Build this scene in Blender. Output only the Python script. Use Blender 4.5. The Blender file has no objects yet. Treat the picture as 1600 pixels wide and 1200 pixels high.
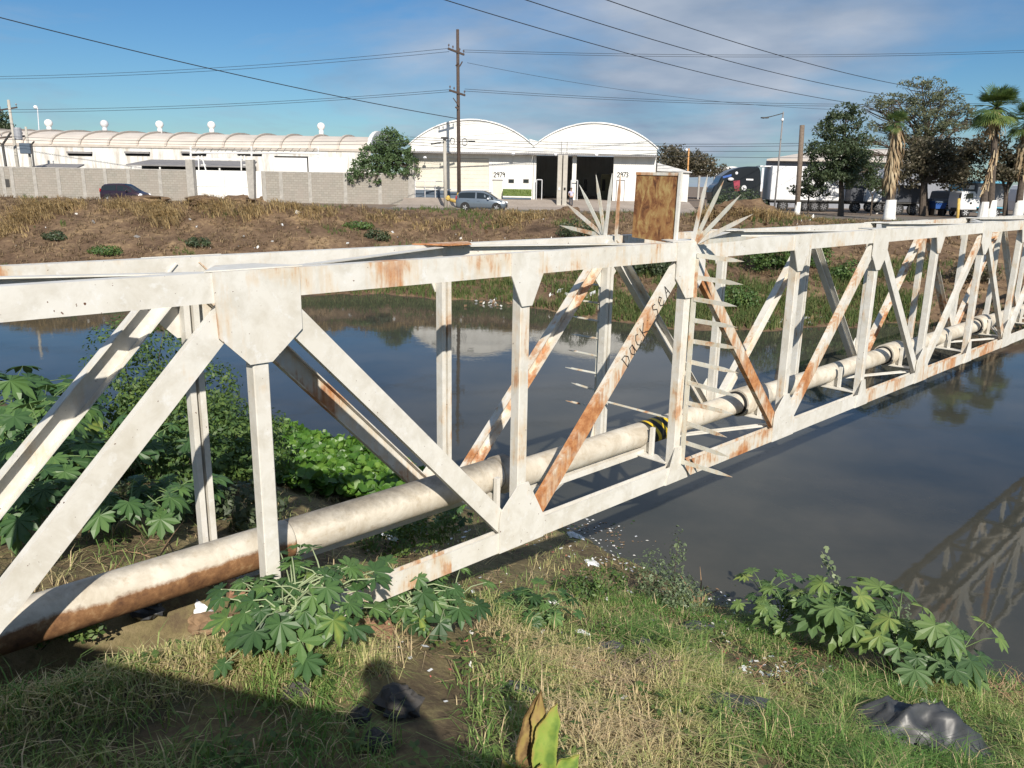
import bpy, bmesh, math, random
from mathutils import Vector, Matrix, noise as mnoise
random.seed(7)
R = random.random
def ru(a, b): return a + (b - a) * random.random()
scene = bpy.context.scene
COL = scene.collection
PI = math.pi
# ------------------------------------------------------------------ camera geometry (fitted)
F, PITCH, ROLL, TH = 1247.78, .2463, .0177, .8019
D1, LP, S0, ZT, HC, ZB, BW = 4.3091, 2.1915, 2.1265, -.5048, .1716, -2.9048, 1.0732
U3 = Vector((math.sin(TH), math.cos(TH), 0)); N3 = Vector((-math.cos(TH), math.sin(TH), 0)); Z3 = Vector((0, 0, 1))
ZW = -5.44
def ray(px, py):
    a = px - 800; b = py - 600
    u = a * math.cos(ROLL) + b * math.sin(ROLL); v = -a * math.sin(ROLL) + b * math.cos(ROLL)
    xc = u / F; yc = -v / F
    return Vector((xc, math.cos(PITCH) + yc * math.sin(PITCH), -math.sin(PITCH) + yc * math.cos(PITCH)))
def at(px, py, Y):
    r = ray(px, py); return r * (Y / r.y)
def atz(px, py, z):
    r = ray(px, py); return r * (z / r.z)
def atd(px, py, d):
    r = ray(px, py); return r * (d / (r.x * N3.x + r.y * N3.y))
def B(s, d, z): return U3 * s + N3 * d + Z3 * z
def sd(x, y): return x * U3.x + y * U3.y, x * N3.x + y * N3.y
def lerp_tab(t, xs, ys):
    if t <= xs[0]: return ys[0]
    for i in range(len(xs) - 1):
        if t <= xs[i + 1]:
            return ys[i] + (ys[i + 1] - ys[i]) * (t - xs[i]) / (xs[i + 1] - xs[i])
    return ys[-1]
def nz(x, y, z=0.0): return mnoise.noise(Vector((x, y, z)))
def fbm(x, y, z=0., o=4):
    s = 0; a = 1
    for i in range(o):
        s += a * nz(x, y, z + i * 7.3); x *= 2.03; y *= 2.03; a *= .5
    return s
def shore(d): return lerp_tab(d, [-10, 0, 2, 5, 8.5, 11, 14, 20], [11, 10.2, 9.7, 8.7, 9.1, 7.2, 5.2, 3.8])
def near_z(x, y):
    s, d = sd(x, y)
    sh = shore(d)
    s2 = s if s < 1.5 else 1.5 + (s - 1.5) * 7.6 / max(sh - 1.5, 1.2)
    z = lerp_tab(s2, [-6, 0, 1, 2.1, 3, 5, 9.1, 12], [-2.45, -2.5, -2.68, -2.86, -3.15, -3.95, -5.44, -6.6])
    z -= .62 * lerp_tab(d, [4.20, 4.34, 4.86, 5.2], [0, 1, 1, 0]) * lerp_tab(s, [.1, .6, 1.75, 2.4], [0, 1, 1, 0])
    z += .17 * math.exp(-((d - 4.06) / .15) ** 2) * lerp_tab(s, [.0, .5, 1.9, 2.3], [0, 1, 1, 0])
    return z + .05 * fbm(x * 1.3, y * 1.3, 3.) + .03 * nz(x * 5, y * 5)
def near_hit(px, py):
    r = ray(px, py); t = 2.
    while t < 60:
        p = r * t
        if p.z < near_z(p.x, p.y): return Vector((p.x, p.y, near_z(p.x, p.y)))
        t += .02
    return r * t
YWX = [-70, -22, -6.4, -.6, 3.4, 6.5, 9, 11.7, 16, 30, 60]; YWY = [40, 38.6, 39.2, 36.8, 33.2, 31, 31, 31.8, 32.6, 31, 26]
def far_water_y(x): return lerp_tab(x, YWX, YWY) + .5 * nz(x * .35, 1.7) + .25 * nz(x * 1.1, 5.)
ZG = -2.1
def far_z(x, y):
    yw = far_water_y(x); crest = 52. if x < 12 else lerp_tab(x, [12, 18], [52, 46])
    t = (y - yw) / (crest - yw)
    if t < 0: z = ZW + t * 5.
    else:
        top = lerp_tab(x, [-40, -26, -14, -9, 0, 8, 14, 18], [-1.55, -1.45, -1.45, -1.75, -1.88, -1.85, -1.75, -1.95])
        z = ZW + (top - ZW) * lerp_tab(t, [0, .12, .5, .85, 1.0], [0, .1, .52, .93, 1.])
        if t > 1: z = top + (ZG - top) * min(1, (y - crest) / 4.2)
    fade = max(0, min(1, (57 - y) / 3.))
    z += fade * (.22 * fbm(x * .35, y * .35, 9.) + .09 * fbm(x * 1.4, y * 1.4, 4., 3))
    return z
def far_hit(px, py):
    r = ray(px, py); t = 20.
    while t < 90:
        p = r * t
        g = far_z(p.x, p.y) if p.y < 57 else ZG
        if p.z < max(g, ZW): return Vector((p.x, p.y, max(g, ZW)))
        t += .1
    return r * t
# ------------------------------------------------------------------ object helpers
ORG = {}
class MB:
    def __init__(s): s.v = []; s.f = []; s.var = []; s.mi = []; s.cm = 0
    def add(s, vs, fs, var=0.):
        o = len(s.v); s.v.extend([tuple(p) for p in vs])
        if isinstance(var, (list, tuple)): s.var.extend(var)
        else: s.var.extend([var] * len(vs))
        for f in fs: s.f.append(tuple(i + o for i in f)); s.mi.append(s.cm)
    def box(s, c, size, rz=0., ax=None, var=0.):
        c = Vector(c); hx, hy, hz = [k / 2 for k in size]
        if ax is None: X = Vector((math.cos(rz), math.sin(rz), 0)); Y = Vector((-math.sin(rz), math.cos(rz), 0)); Z = Z3
        else: X, Y, Z = ax
        vs = [c + X * (sx * hx) + Y * (sy * hy) + Z * (sz * hz) for sx in (-1, 1) for sy in (-1, 1) for sz in (-1, 1)]
        s.add(vs, [(0, 1, 3, 2), (4, 6, 7, 5), (0, 4, 5, 1), (2, 3, 7, 6), (0, 2, 6, 4), (1, 5, 7, 3)], var)
    def box2(s, a, b, var=0.):
        s.box([(a[i] + b[i]) / 2 for i in range(3)], [abs(b[i] - a[i]) for i in range(3)], var=var)
    def sweep(s, prof, p0, p1, A, Bv, var=0., taper=1.):
        n = len(prof); p0 = Vector(p0); p1 = Vector(p1)
        vs = [p0 + A * a + Bv * b for a, b in prof] + [p1 + A * (a * taper) + Bv * (b * taper) for a, b in prof]
        fs = [(i, (i + 1) % n, n + (i + 1) % n, n + i) for i in range(n)]
        fs.append(tuple(range(n - 1, -1, -1))); fs.append(tuple(range(n, 2 * n)))
        s.add(vs, fs, var)
    def plate(s, pts, nrm, th, var=0.):
        n = len(pts); nrm = Vector(nrm)
        vs = [Vector(p) for p in pts] + [Vector(p) + nrm * th for p in pts]
        s.add(vs, [tuple(range(n - 1, -1, -1)), tuple(range(n, 2 * n))] + [(i, (i + 1) % n, n + (i + 1) % n, n + i) for i in range(n)], var)
    def tube(s, path, r, n=8, cap=True, var=0., hollow=False):
        m = len(path); P = [Vector(p) for p in path]
        rs = r if isinstance(r, (list, tuple)) else [r] * m
        vs = []; ref = None
        for i in range(m):
            t = (P[min(i + 1, m - 1)] - P[max(i - 1, 0)])
            if t.length < 1e-9: t = Vector((0, 0, 1))
            t.normalize()
            if ref is None:
                ref = Z3 if abs(t.z) < .9 else Vector((1, 0, 0))
            a = t.cross(ref)
            if a.length < 1e-6: a = t.cross(Vector((0, 1, 0)))
            a.normalize(); b = a.cross(t); ref = b
            for k in range(n):
                w = 2 * PI * k / n
                vs.append(P[i] + a * (rs[i] * math.cos(w)) + b * (rs[i] * math.sin(w)))
        fs = [(i * n + k, i * n + (k + 1) % n, (i + 1) * n + (k + 1) % n, (i + 1) * n + k) for i in range(m - 1) for k in range(n)]
        if cap: fs.append(tuple(range(n - 1, -1, -1))); fs.append(tuple((m - 1) * n + k for k in range(n)))
        s.add(vs, fs, var)
    def lathe(s, c, prof, n=16, axis=None, var=0.):
        # prof: list (r, h) along axis
        c = Vector(c); Zx = Vector(axis).normalized() if axis is not None else Z3
        X = Zx.cross(Vector((0, 1, 0)) if abs(Zx.y) < .9 else Vector((1, 0, 0))).normalized(); Y = Zx.cross(X)
        vs = []
        for r, h in prof:
            for k in range(n):
                w = 2 * PI * k / n; vs.append(c + Zx * h + X * (r * math.cos(w)) + Y * (r * math.sin(w)))
        m = len(prof)
        fs = [(i * n + k, i * n + (k + 1) % n, (i + 1) * n + (k + 1) % n, (i + 1) * n + k) for i in range(m - 1) for k in range(n)]
        if prof[0][0] > 1e-5: fs.append(tuple(range(n - 1, -1, -1)))
        if prof[-1][0] > 1e-5: fs.append(tuple((m - 1) * n + k for k in range(n)))
        s.add(vs, fs, var)
    def ball(s, c, rad, n=10, m=7, wob=0., var=0.):
        c = Vector(c); rad = rad if isinstance(rad, (list, tuple)) else (rad,) * 3
        vs = []
        for i in range(m + 1):
            ph = PI * i / m
            for k in range(n):
                w = 2 * PI * k / n
                d = Vector((math.sin(ph) * math.cos(w), math.sin(ph) * math.sin(w), math.cos(ph)))
                q = 1 + wob * fbm(d.x * 1.7 + c.x, d.y * 1.7 + c.y, d.z * 1.7 + c.z, 3)
                vs.append(c + Vector((d.x * rad[0], d.y * rad[1], d.z * rad[2])) * q)
        s.add(vs, [(i * n + k, i * n + (k + 1) % n, (i + 1) * n + (k + 1) % n, (i + 1) * n + k) for i in range(m) for k in range(n)], var)
    def build(s, name, mat, parent=None, smooth=False, loc=None, bevel=0.):
        if parent is not None: org = ORG[parent.name]
        else: org = Vector(loc) if loc is not None else Vector((0, 0, 0))
        me = bpy.data.meshes.new(name)
        me.from_pydata([(p[0] - org[0], p[1] - org[1], p[2] - org[2]) for p in s.v], [], s.f)
        for m in (mat if isinstance(mat, (list, tuple)) else [mat]): me.materials.append(m)
        if any(s.mi): me.polygons.foreach_set('material_index', s.mi)
        at_ = me.attributes.new('var', 'FLOAT', 'POINT'); at_.data.foreach_set('value', [float(k) for k in s.var])
        if smooth: me.polygons.foreach_set('use_smooth', [True] * len(me.polygons))
        me.update()
        o = bpy.data.objects.new(name, me); COL.objects.link(o)
        if parent is not None: o.parent = parent; ORG[o.name] = org
        else: o.location = org; ORG[o.name] = org
        if bevel:
            b = o.modifiers.new('bevel', 'BEVEL'); b.width = bevel; b.segments = 1; b.limit_method = 'ANGLE'
        return o
def tag(o, label=None, cat=None, group=None, kind=None):
    if label: o['label'] = label
    if cat: o['category'] = cat
    if group: o['group'] = group
    if kind: o['kind'] = kind
    return o
def thing(name, loc, label, cat, group=None):
    o = bpy.data.objects.new(name, None); COL.objects.link(o); o.location = loc; o.empty_display_size = .2
    ORG[o.name] = Vector(loc); return tag(o, label, cat, group)
# ------------------------------------------------------------------ materials
class NT:
    def __init__(s, name):
        s.m = bpy.data.materials.new(name); s.m.use_nodes = True
        s.t = s.m.node_tree; s.n = s.t.nodes; s.n.clear()
        s.out = s.n.new('ShaderNodeOutputMaterial')
    def L(s, a, b): s.t.links.new(a, b)
    def new(s, t, **k):
        n = s.n.new(t)
        for a, b in k.items(): setattr(n, a, b)
        return n
    def coord(s, scale=(1, 1, 1), kind='Object', rot=(0, 0, 0)):
        c = s.new('ShaderNodeTexCoord'); mp = s.new('ShaderNodeMapping')
        mp.inputs['Scale'].default_value = scale; mp.inputs['Rotation'].default_value = rot
        s.L(c.outputs[kind], mp.inputs[0]); return mp.outputs[0]
    def noise(s, vec, scale, detail=6, rough=.6, dist=0.):
        n = s.new('ShaderNodeTexNoise'); n.inputs['Scale'].default_value = scale; n.inputs['Detail'].default_value = detail
        n.inputs['Roughness'].default_value = rough; n.inputs['Distortion'].default_value = dist
        s.L(vec, n.inputs['Vector']); return n.outputs['Fac']
    def ramp(s, fac, stops, interp='LINEAR'):
        r = s.new('ShaderNodeValToRGB'); e = r.color_ramp.elements; r.color_ramp.interpolation = interp
        while len(e) < len(stops): e.new(.5)
        for i, (p, c) in enumerate(stops):
            e[i].position = p; e[i].color = (c, c, c, 1) if not isinstance(c, (tuple, list)) else (c[0], c[1], c[2], 1)
        s.L(fac, r.inputs[0]); return r.outputs[0]
    def mix(s, fac, a, b, mode='MIX'):
        m = s.new('ShaderNodeMix', data_type='RGBA', blend_type=mode)
        for sock, val in ((m.inputs[0], fac), (m.inputs[6], a), (m.inputs[7], b)):
            if isinstance(val, (int, float)): sock.default_value = val
            elif isinstance(val, (tuple, list)): sock.default_value = (val[0], val[1], val[2], 1)
            else: s.L(val, sock)
        return m.outputs[2]
    def math(s, op, a, b=0.):
        m = s.new('ShaderNodeMath', operation=op)
        for sock, val in ((m.inputs[0], a), (m.inputs[1], b)):
            if isinstance(val, (int, float)): sock.default_value = val
            else: s.L(val, sock)
        return m.outputs[0]
    def attr(s, name='var'):
        a = s.new('ShaderNodeAttribute'); a.attribute_name = name; return a.outputs['Fac']
    def bsdf(s, col, rough=.6, metal=0., spec=.5, bump=None, bstr=.2, bdist=.02, coat=0.):
        b = s.new('ShaderNodeBsdfPrincipled')
        for sock, val in ((b.inputs['Base Color'], col), (b.inputs['Roughness'], rough), (b.inputs['Metallic'], metal), (b.inputs['Specular IOR Level'], spec)):
            if isinstance(val, (int, float)): sock.default_value = val
            elif isinstance(val, (tuple, list)): sock.default_value = (val[0], val[1], val[2], 1)
            else: s.L(val, sock)
        if coat: b.inputs['Coat Weight'].default_value = coat; b.inputs['Coat Roughness'].default_value = .08
        if bump is not None:
            bp = s.new('ShaderNodeBump'); bp.inputs['Strength'].default_value = bstr; bp.inputs['Distance'].default_value = bdist
            s.L(bump, bp.inputs['Height']); s.L(bp.outputs[0], b.inputs['Normal'])
        s.L(b.outputs[0], s.out.inputs[0]); s.b = b; return s.m
def plain(name, col, rough=.6, metal=0., spec=.5, var=.12, scale=6., coat=0.):
    t = NT(name); v = t.coord()
    n = t.noise(v, scale, 5)
    c = t.mix(t.ramp(n, [(.3, 0.), (.7, 1.)]), tuple(k * (1 - var) for k in col), tuple(min(1, k * (1 + var)) for k in col))
    return t.bsdf(c, rough, metal, spec, coat=coat)
def painted_steel(name, rust, white=(.71, .69, .64), rustscale=2.0, seed=0., zlow=None):
    t = NT(name); v = t.coord(); v2 = t.coord((9, 9, 1.1))
    mp = t.new('ShaderNodeMapping'); mp.inputs['Location'].default_value = (seed, seed * 1.7, 0); t.L(v, mp.inputs[0]); v = mp.outputs[0]
    g1 = t.noise(v, 5.5, 9, .68, .4)
    base = t.mix(t.ramp(g1, [(.36, 0.), (.56, 1.)]), tuple(k * .84 for k in (white[0], white[1] * .98, white[2] * .94)), white)
    g2 = t.noise(v, 1.3, 6, .6)
    base = t.mix(t.ramp(g2, [(.4, 0.), (.8, .38)]), base, (.56, .50, .39))
    bright = t.noise(v, 13, 7, .7)
    base = t.mix(t.ramp(bright, [(.56, 0.), (.66, .55)]), base, (.76, .76, .75))
    st = t.noise(v2, 2.2, 6, .65)
    n3 = t.noise(v, rustscale, 7, .58, .35)
    mix = t.math('ADD', t.math('MULTIPLY', n3, .68), t.math('MULTIPLY', st, .32))
    th = .665 - rust * .26
    if zlow is not None:
        sp_ = t.new('ShaderNodeSeparateXYZ'); gg = t.new('ShaderNodeNewGeometry'); t.L(gg.outputs['Position'], sp_.inputs[0])
        mix = t.math('SUBTRACT', mix, t.math('MULTIPLY', t.math('MAXIMUM', t.math('ADD', sp_.outputs['Z'], -zlow), 0.), .30))
    mask = t.ramp(mix, [(th, 0.), (th + .035, .55), (th + .1, 1.)])
    halo = t.ramp(mix, [(th - .07, 0.), (th + .02, .55)])
    base = t.mix(halo, base, (.62, .45, .26))
    rc = t.ramp(t.noise(v, 16, 8, .7), [(.3, (.27, .10, .038)), (.5, (.46, .20, .08)), (.7, (.60, .34, .16))])
    col = t.mix(mask, base, rc)
    sp = t.noise(v, 42, 2, .5)
    chips = t.ramp(sp, [(.735, 0.), (.755, 1.)])
    col = t.mix(chips, col, (.12, .05, .025))
    rough = t.ramp(mask, [(0., .48), (1., .9)])
    return t.bsdf(col, rough, 0., .4, bump=t.math('ADD', t.math('MULTIPLY', n3, .6), t.math('MULTIPLY', sp, .2)), bstr=.25, bdist=.01)
def leafmat(name, stops, trans=.3, rough=.5, spec=.4, nscale=2.5):
    t = NT(name)
    a = t.attr(); n = t.noise(t.coord(), nscale, 4)
    a = t.math('ADD', a, t.math('MULTIPLY', t.math('SUBTRACT', n, .5), .5))
    c = t.ramp(a, stops)
    b = t.new('ShaderNodeBsdfPrincipled'); b.inputs['Roughness'].default_value = rough; b.inputs['Specular IOR Level'].default_value = spec
    t.L(c, b.inputs['Base Color'])
    tr = t.new('ShaderNodeBsdfTranslucent'); t.L(t.mix(.35, c, (.30, .36, .05)), tr.inputs[0])
    mx = t.new('ShaderNodeMixShader'); mx.inputs[0].default_value = trans
    t.L(b.outputs[0], mx.inputs[1]); t.L(tr.outputs[0], mx.inputs[2]); t.L(mx.outputs[0], t.out.inputs[0])
    return t.m
M = {}
M['paint'] = painted_steel('white_paint', .02)
M['paint2'] = painted_steel('white_paint_spotted', .36, seed=3.1)
M['paint3'] = painted_steel('white_paint_rusting', .62, seed=7.7)
M['paint4'] = painted_steel('white_paint_mostly_rust', .92, seed=5.3)
M['paint5'] = painted_steel('white_paint_rusting_from_below', .92, seed=5.3, zlow=-1.62)
M['paint6'] = painted_steel('white_paint_rusting_mostly', .88, seed=9.2, zlow=-.95)
M['spike'] = painted_steel('spike_paint', .40, white=(.66, .65, .58), rustscale=6., seed=1.)
def pipe_mat(name, rusty):
    t = NT(name); v = t.coord(); g = t.noise(v, 4, 9, .7, .5)
    col = t.mix(t.ramp(g, [(.35, 0.), (.62, 1.)]), (.46, .40, .31), (.66, .61, .52))
    g2 = t.noise(v, 14, 6, .7)
    col = t.mix(t.ramp(g2, [(.55, 0.), (.7, .6)]), col, (.40, .31, .20))
    geo = t.new('ShaderNodeNewGeometry'); sep = t.new('ShaderNodeSeparateXYZ'); t.L(geo.outputs['Position'], sep.inputs[0])
    up = t.math('ADD', sep.outputs['Z'], t.math('MULTIPLY', t.noise(v, 9, 5, .7), .12))
    dirt = t.ramp(t.math('ADD', up, 3.0), [(.65, 0.), (.73, .8)]) if not rusty else t.ramp(t.math('ADD', up, 3.0), [(.70, 0.), (.78, .8)])
    col = t.mix(dirt, col, (.12, .105, .085))
    if rusty:
        rm = t.ramp(t.math('ADD', t.math('ADD', sep.outputs['Z'], 3.), t.math('MULTIPLY', t.noise(v, 3, 8, .7), .16)), [(.635, 1.), (.66, 0.)])
        rc = t.ramp(t.noise(v, 12, 8, .7), [(.3, (.09, .04, .02)), (.55, (.26, .13, .055)), (.7, (.42, .27, .14))])
        col = t.mix(rm, col, rc)
    return t.bsdf(col, .8, bump=g, bstr=.3, bdist=.02)
M['pipe'] = pipe_mat('pipe_coating', False); M['pipe_rust'] = pipe_mat('pipe_coating_rusty', True)
def tape_mat():
    t = NT('hazard_tape'); v = t.coord((1, 1, 1))
    w = t.new('ShaderNodeTexWave'); w.inputs['Scale'].default_value = 3.2; w.bands_direction = 'DIAGONAL'; t.L(v, w.inputs[0])
    n = t.noise(v, 9, 5, .7)
    c = t.mix(t.ramp(w.outputs['Fac'], [(.66, 0.), (.69, 1.)]), (.02, .02, .018), (.75, .50, .03))
    c = t.mix(t.ramp(n, [(.56, 0.), (.64, .8)]), c, (.05, .055, .04))
    return t.bsdf(c, .6)
M['tape'] = tape_mat()
def rustplate():
    t = NT('rusted_sheet'); v = t.coord(); v2 = t.coord((1.6, 1.6, .8)); n = t.noise(v, 4, 9, .75, .8); n2 = t.noise(v2, 9, 8, .68, .5)
    c = t.ramp(n2, [(.36, (.06, .02, .01)), (.45, (.22, .09, .035)), (.52, (.33, .18, .065)), (.62, (.43, .30, .12))])
    c = t.mix(t.ramp(n, [(.45, 0.), (.6, .6)]), c, (.30, .14, .05))
    return t.bsdf(c, .75, bump=n2, bstr=.3, bdist=.01)
M['rustplate'] = rustplate()
M['black'] = plain('black_marker', (.015, .014, .018), .6, var=.3)
M['dark'] = plain('dark_void', (.012, .012, .013), .8)
M['steel_dark'] = plain('dark_steel', (.05, .048, .045), .6, var=.3)
M['grey_conc'] = plain('concrete', (.36, .34, .31), .9, var=.2, scale=3)
M['post_conc'] = plain('post_concrete', (.44, .41, .36), .9, var=.15, scale=2)
M['wood_pole'] = plain('creosote_wood', (.075, .052, .042), .85, var=.35, scale=9)
M['wood_grey'] = plain('weathered_wood', (.17, .13, .10), .9, var=.3, scale=9)
def streaked(name, base, stain, lo, hi):
    t = NT(name); n = t.noise(t.coord((1.5, 1, .22)), 1.1, 8, .7); n2 = t.noise(t.coord(), 3, 6, .6)
    c = t.mix(t.ramp(n, [(lo, 0.), (hi, .6)]), base, stain); c = t.mix(t.ramp(n2, [(.5, 0.), (.75, .25)]), c, stain)
    return t.bsdf(c, .88)
M['white'] = streaked('white_wall', (.74, .73, .70), (.50, .47, .42), .50, .70)
M['white_gloss'] = plain('white_sheet', (.80, .79, .77), .4, var=.03, scale=3)
M['limewash'] = plain('limewash', (.74, .72, .68), .9, var=.12, scale=5)
M['cream'] = plain('cream_door', (.62, .58, .50), .7, var=.08, scale=1.5)
M['tanroof'] = plain('tan_roof', (.60, .535, .47), .8, var=.1, scale=.6)
M['rib'] = plain('rib_concrete', (.50, .44, .38), .85, var=.12, scale=2)
M['greyroof'] = plain('grey_sheet_roof', (.22, .21, .21), .7, var=.15, scale=2)
M['blue'] = plain('dull_blue_paint', (.08, .11, .15), .6, var=.1)
M['bluebin'] = plain('blue_bin', (.03, .10, .35), .5, var=.1)
M['teal'] = plain('teal_wall', (.10, .32, .45), .7)
M['green'] = plain('green_hedge_paint', (.13, .19, .04), .8, var=.3, scale=8)
M['orangepost'] = plain('ochre_post', (.55, .28, .10), .8)
M['yellow'] = plain('ochre_guard', (.55, .38, .10), .7, var=.2)
M['cable'] = plain('cable', (.03, .035, .045), .6)
M['ceramic'] = plain('insulator', (.12, .10, .10), .3)
M['tyre'] = plain('tyre', (.02, .02, .02), .8)
M['rim'] = plain('rim', (.62, .62, .63), .35, .4)
M['glass'] = plain('car_glass', (.02, .026, .03), .08, var=.05)
M['lamp'] = plain('lamp_lens', (.8, .8, .82), .2)
M['redlamp'] = plain('red_lens', (.35, .02, .02), .25)
M['car_grey'] = plain('grey_car_paint', (.15, .18, .215), .32, .35, var=.04, coat=.6)
M['car_purple'] = plain('plum_car_paint', (.035, .018, .028), .3, .3, var=.05, coat=.6)
M['truck_black'] = plain('black_truck_paint', (.012, .016, .022), .28, var=.1, coat=.5)
M['trailer'] = plain('trailer_white', (.76, .76, .77), .5, var=.04, scale=1)
M['container'] = plain('dark_container', (.06, .065, .08), .6, var=.15)
M['pinkred'] = plain('red_decal', (.30, .03, .06), .5)
M['hub'] = plain('dull_hub', (.16, .16, .17), .5)
M['silver'] = plain('silver_decal', (.6, .6, .62), .4)
M['skin'] = plain('skin', (.38, .23, .16), .55)
M['hair'] = plain('hair', (.02, .015, .012), .7)
M['shirt'] = plain('lilac_shirt', (.50, .48, .62), .85)
M['trousers'] = plain('navy_trousers', (.03, .035, .055), .85)
M['tarp'] = plain('black_plastic', (.05, .053, .058), .42, var=.35, scale=5)
M['foam'] = plain('white_foam', (.78, .76, .72), .6)
M['bag'] = plain('pale_plastic', (.66, .68, .70), .4, var=.15)
M['bluebag'] = plain('blue_plastic', (.20, .36, .50), .4)
M['redtrash'] = plain('red_plastic', (.55, .14, .12), .5)
M['brick'] = plain('brick', (.30, .165, .10), .9, var=.2, scale=12)
M['stone'] = plain('stone', (.065, .06, .056), .9, var=.3, scale=8)
M['deadwood'] = plain('deadwood', (.26, .17, .10), .9, var=.35, scale=12)
M['bark'] = plain('bark', (.09, .07, .055), .95, var=.35, scale=8)
M['stem'] = plain('pale_stem', (.30, .36, .20), .7, var=.2)
M['petal'] = plain('orange_petals', (.80, .38, .03), .6)
def block_wall():
    t = NT('block_masonry'); v = t.coord((1, 1, 1), rot=(PI / 2, 0, 0))
    b = t.new('ShaderNodeTexBrick'); t.L(v, b.inputs['Vector']); b.inputs['Scale'].default_value = 1.
    b.inputs['Brick Width'].default_value = .42; b.inputs['Row Height'].default_value = .21; b.inputs['Mortar Size'].default_value = .022
    b.inputs['Color1'].default_value = (.27, .255, .225, 1); b.inputs['Color2'].default_value = (.335, .315, .275, 1); b.inputs['Mortar'].default_value = (.23, .21, .175, 1)
    n = t.noise(t.coord(), .8, 7, .65)
    c = t.mix(t.ramp(n, [(.35, .0), (.7, .65)]), b.outputs[0], (.33, .285, .25))
    return t.bsdf(c, .95)
M['block'] = block_wall()
def stained_white():
    t = NT('stained_white_wall'); v = t.coord(); n = t.noise(t.coord((1.5, 1, .25)), 1.2, 8, .7)
    c = t.mix(t.ramp(n, [(.46, 0.), (.62, .8)]), (.70, .69, .66), (.44, .39, .33))
    return t.bsdf(c, .9)
M['stained'] = stained_white()
def ground_mat(name, stops, scale=1.2, s2=9., b=.5):
    t = NT(name); v = t.coord()
    n = t.noise(v, scale, 9, .68, .3); n2 = t.noise(v, s2, 8, .7)
    f = t.math('ADD', t.math('MULTIPLY', n, .62), t.math('MULTIPLY', n2, .38))
    c = t.ramp(f, stops)
    return t.bsdf(c, .95, spec=.15, bump=n2, bstr=b, bdist=.06)
M['near_soil'] = ground_mat('near_bank_soil', [(.3, (.05, .038, .025)), (.44, (.14, .105, .065)), (.52, (.20, .165, .085)), (.62, (.29, .23, .13)), (.75, (.36, .27, .16))], 1.4, 14)
M['far_soil'] = ground_mat('far_bank_soil', [(.34, (.05, .034, .023)), (.45, (.13, .085, .055)), (.53, (.185, .125, .078)), (.60, (.29, .20, .115)), (.70, (.42, .32, .20))], .6, 5.5, 1.)
M['dust'] = ground_mat('dusty_ground', [(.3, (.15, .115, .09)), (.5, (.21, .165, .13)), (.7, (.28, .22, .17))], .25, 2.)
M['road'] = ground_mat('dusty_road', [(.3, (.13, .115, .10)), (.5, (.18, .16, .14)), (.7, (.24, .20, .17))], .3, 4., .2)
M['drive'] = ground_mat('driveway_concrete', [(.3, (.27, .225, .19)), (.5, (.35, .30, .26)), (.7, (.42, .36, .31))], .5, 5., .2)
def water_mat():
    t = NT('river_water'); v = t.coord((1, 1, 1))
    n = t.noise(v, 1.1, 4, .5); n2 = t.noise(v, 7., 3, .5)
    h = t.math('ADD', t.math('MULTIPLY', n, .75), t.math('MULTIPLY', n2, .12))
    m = t.bsdf(t.ramp(t.noise(v, .5, 6, .6), [(.35, (.044, .046, .039)), (.65, (.068, .065, .052))]), .035, 0., .5, bump=h, bstr=.06, bdist=.05)
    t.b.inputs['IOR'].default_value = 1.32
    return m
M['water'] = water_mat()
GRASS = [(0., (.60, .47, .29)), (.25, (.60, .51, .27)), (.45, (.46, .46, .19)), (.7, (.27, .36, .11)), (1., (.13, .25, .06))]
M['grass'] = leafmat('grass_blades', GRASS, .3, .6, .3)
M['bank_grass'] = leafmat('bank_grass', [(0., (.25, .21, .11)), (.4, (.17, .18, .07)), (.7, (.11, .15, .05)), (1., (.07, .12, .035))], .2, .7, .2)
M['stem_green'] = plain('green_stem', (.13, .20, .07), .7, var=.2)
M['dry'] = leafmat('dry_grass', [(0., (.17, .115, .08)), (.45, (.34, .25, .15)), (1., (.72, .54, .28))], .2, .8, .2)
M['castor'] = leafmat('castor_leaf', [(0., (.032, .075, .028)), (.5, (.068, .145, .048)), (.85, (.125, .225, .065)), (1., (.32, .38, .08))], .28, .45, .45)
M['castorR'] = leafmat('castor_leaf_bluish', [(0., (.05, .10, .042)), (.5, (.105, .185, .066)), (.85, (.18, .27, .08)), (1., (.36, .40, .11))], .28, .45, .45)
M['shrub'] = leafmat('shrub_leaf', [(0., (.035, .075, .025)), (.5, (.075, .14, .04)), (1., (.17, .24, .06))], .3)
M['shrub_grey'] = leafmat('shrub_leaf_greyish', [(0., (.07, .10, .06)), (.5, (.13, .18, .10)), (1., (.24, .30, .16))], .25)
M['hyacinth'] = leafmat('hyacinth_leaf', [(0., (.04, .10, .015)), (.5, (.08, .19, .025)), (1., (.20, .33, .06))], .3, .4, .5)
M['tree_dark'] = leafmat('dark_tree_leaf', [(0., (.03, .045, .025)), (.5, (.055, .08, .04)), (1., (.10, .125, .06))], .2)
M['tree_mid'] = leafmat('mid_tree_leaf', [(0., (.045, .08, .035)), (.5, (.085, .14, .06)), (1., (.15, .21, .09))], .25)
M['tree_thorn'] = leafmat('thorn_tree_leaf', [(0., (.07, .08, .05)), (.5, (.12, .135, .08)), (1., (.19, .20, .11))], .25)
M['tree_brown'] = leafmat('brownish_tree_leaf', [(0., (.05, .045, .032)), (.5, (.095, .085, .055)), (1., (.17, .13, .09))], .2)
M['palm'] = leafmat('palm_leaf', [(0., (.04, .08, .03)), (.5, (.09, .15, .045)), (1., (.24, .28, .07))], .25)
M['palm_dead'] = leafmat('dead_palm_leaf', [(0., (.20, .13, .08)), (.5, (.38, .28, .17)), (1., (.52, .42, .28))], .15, .8, .2)
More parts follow.
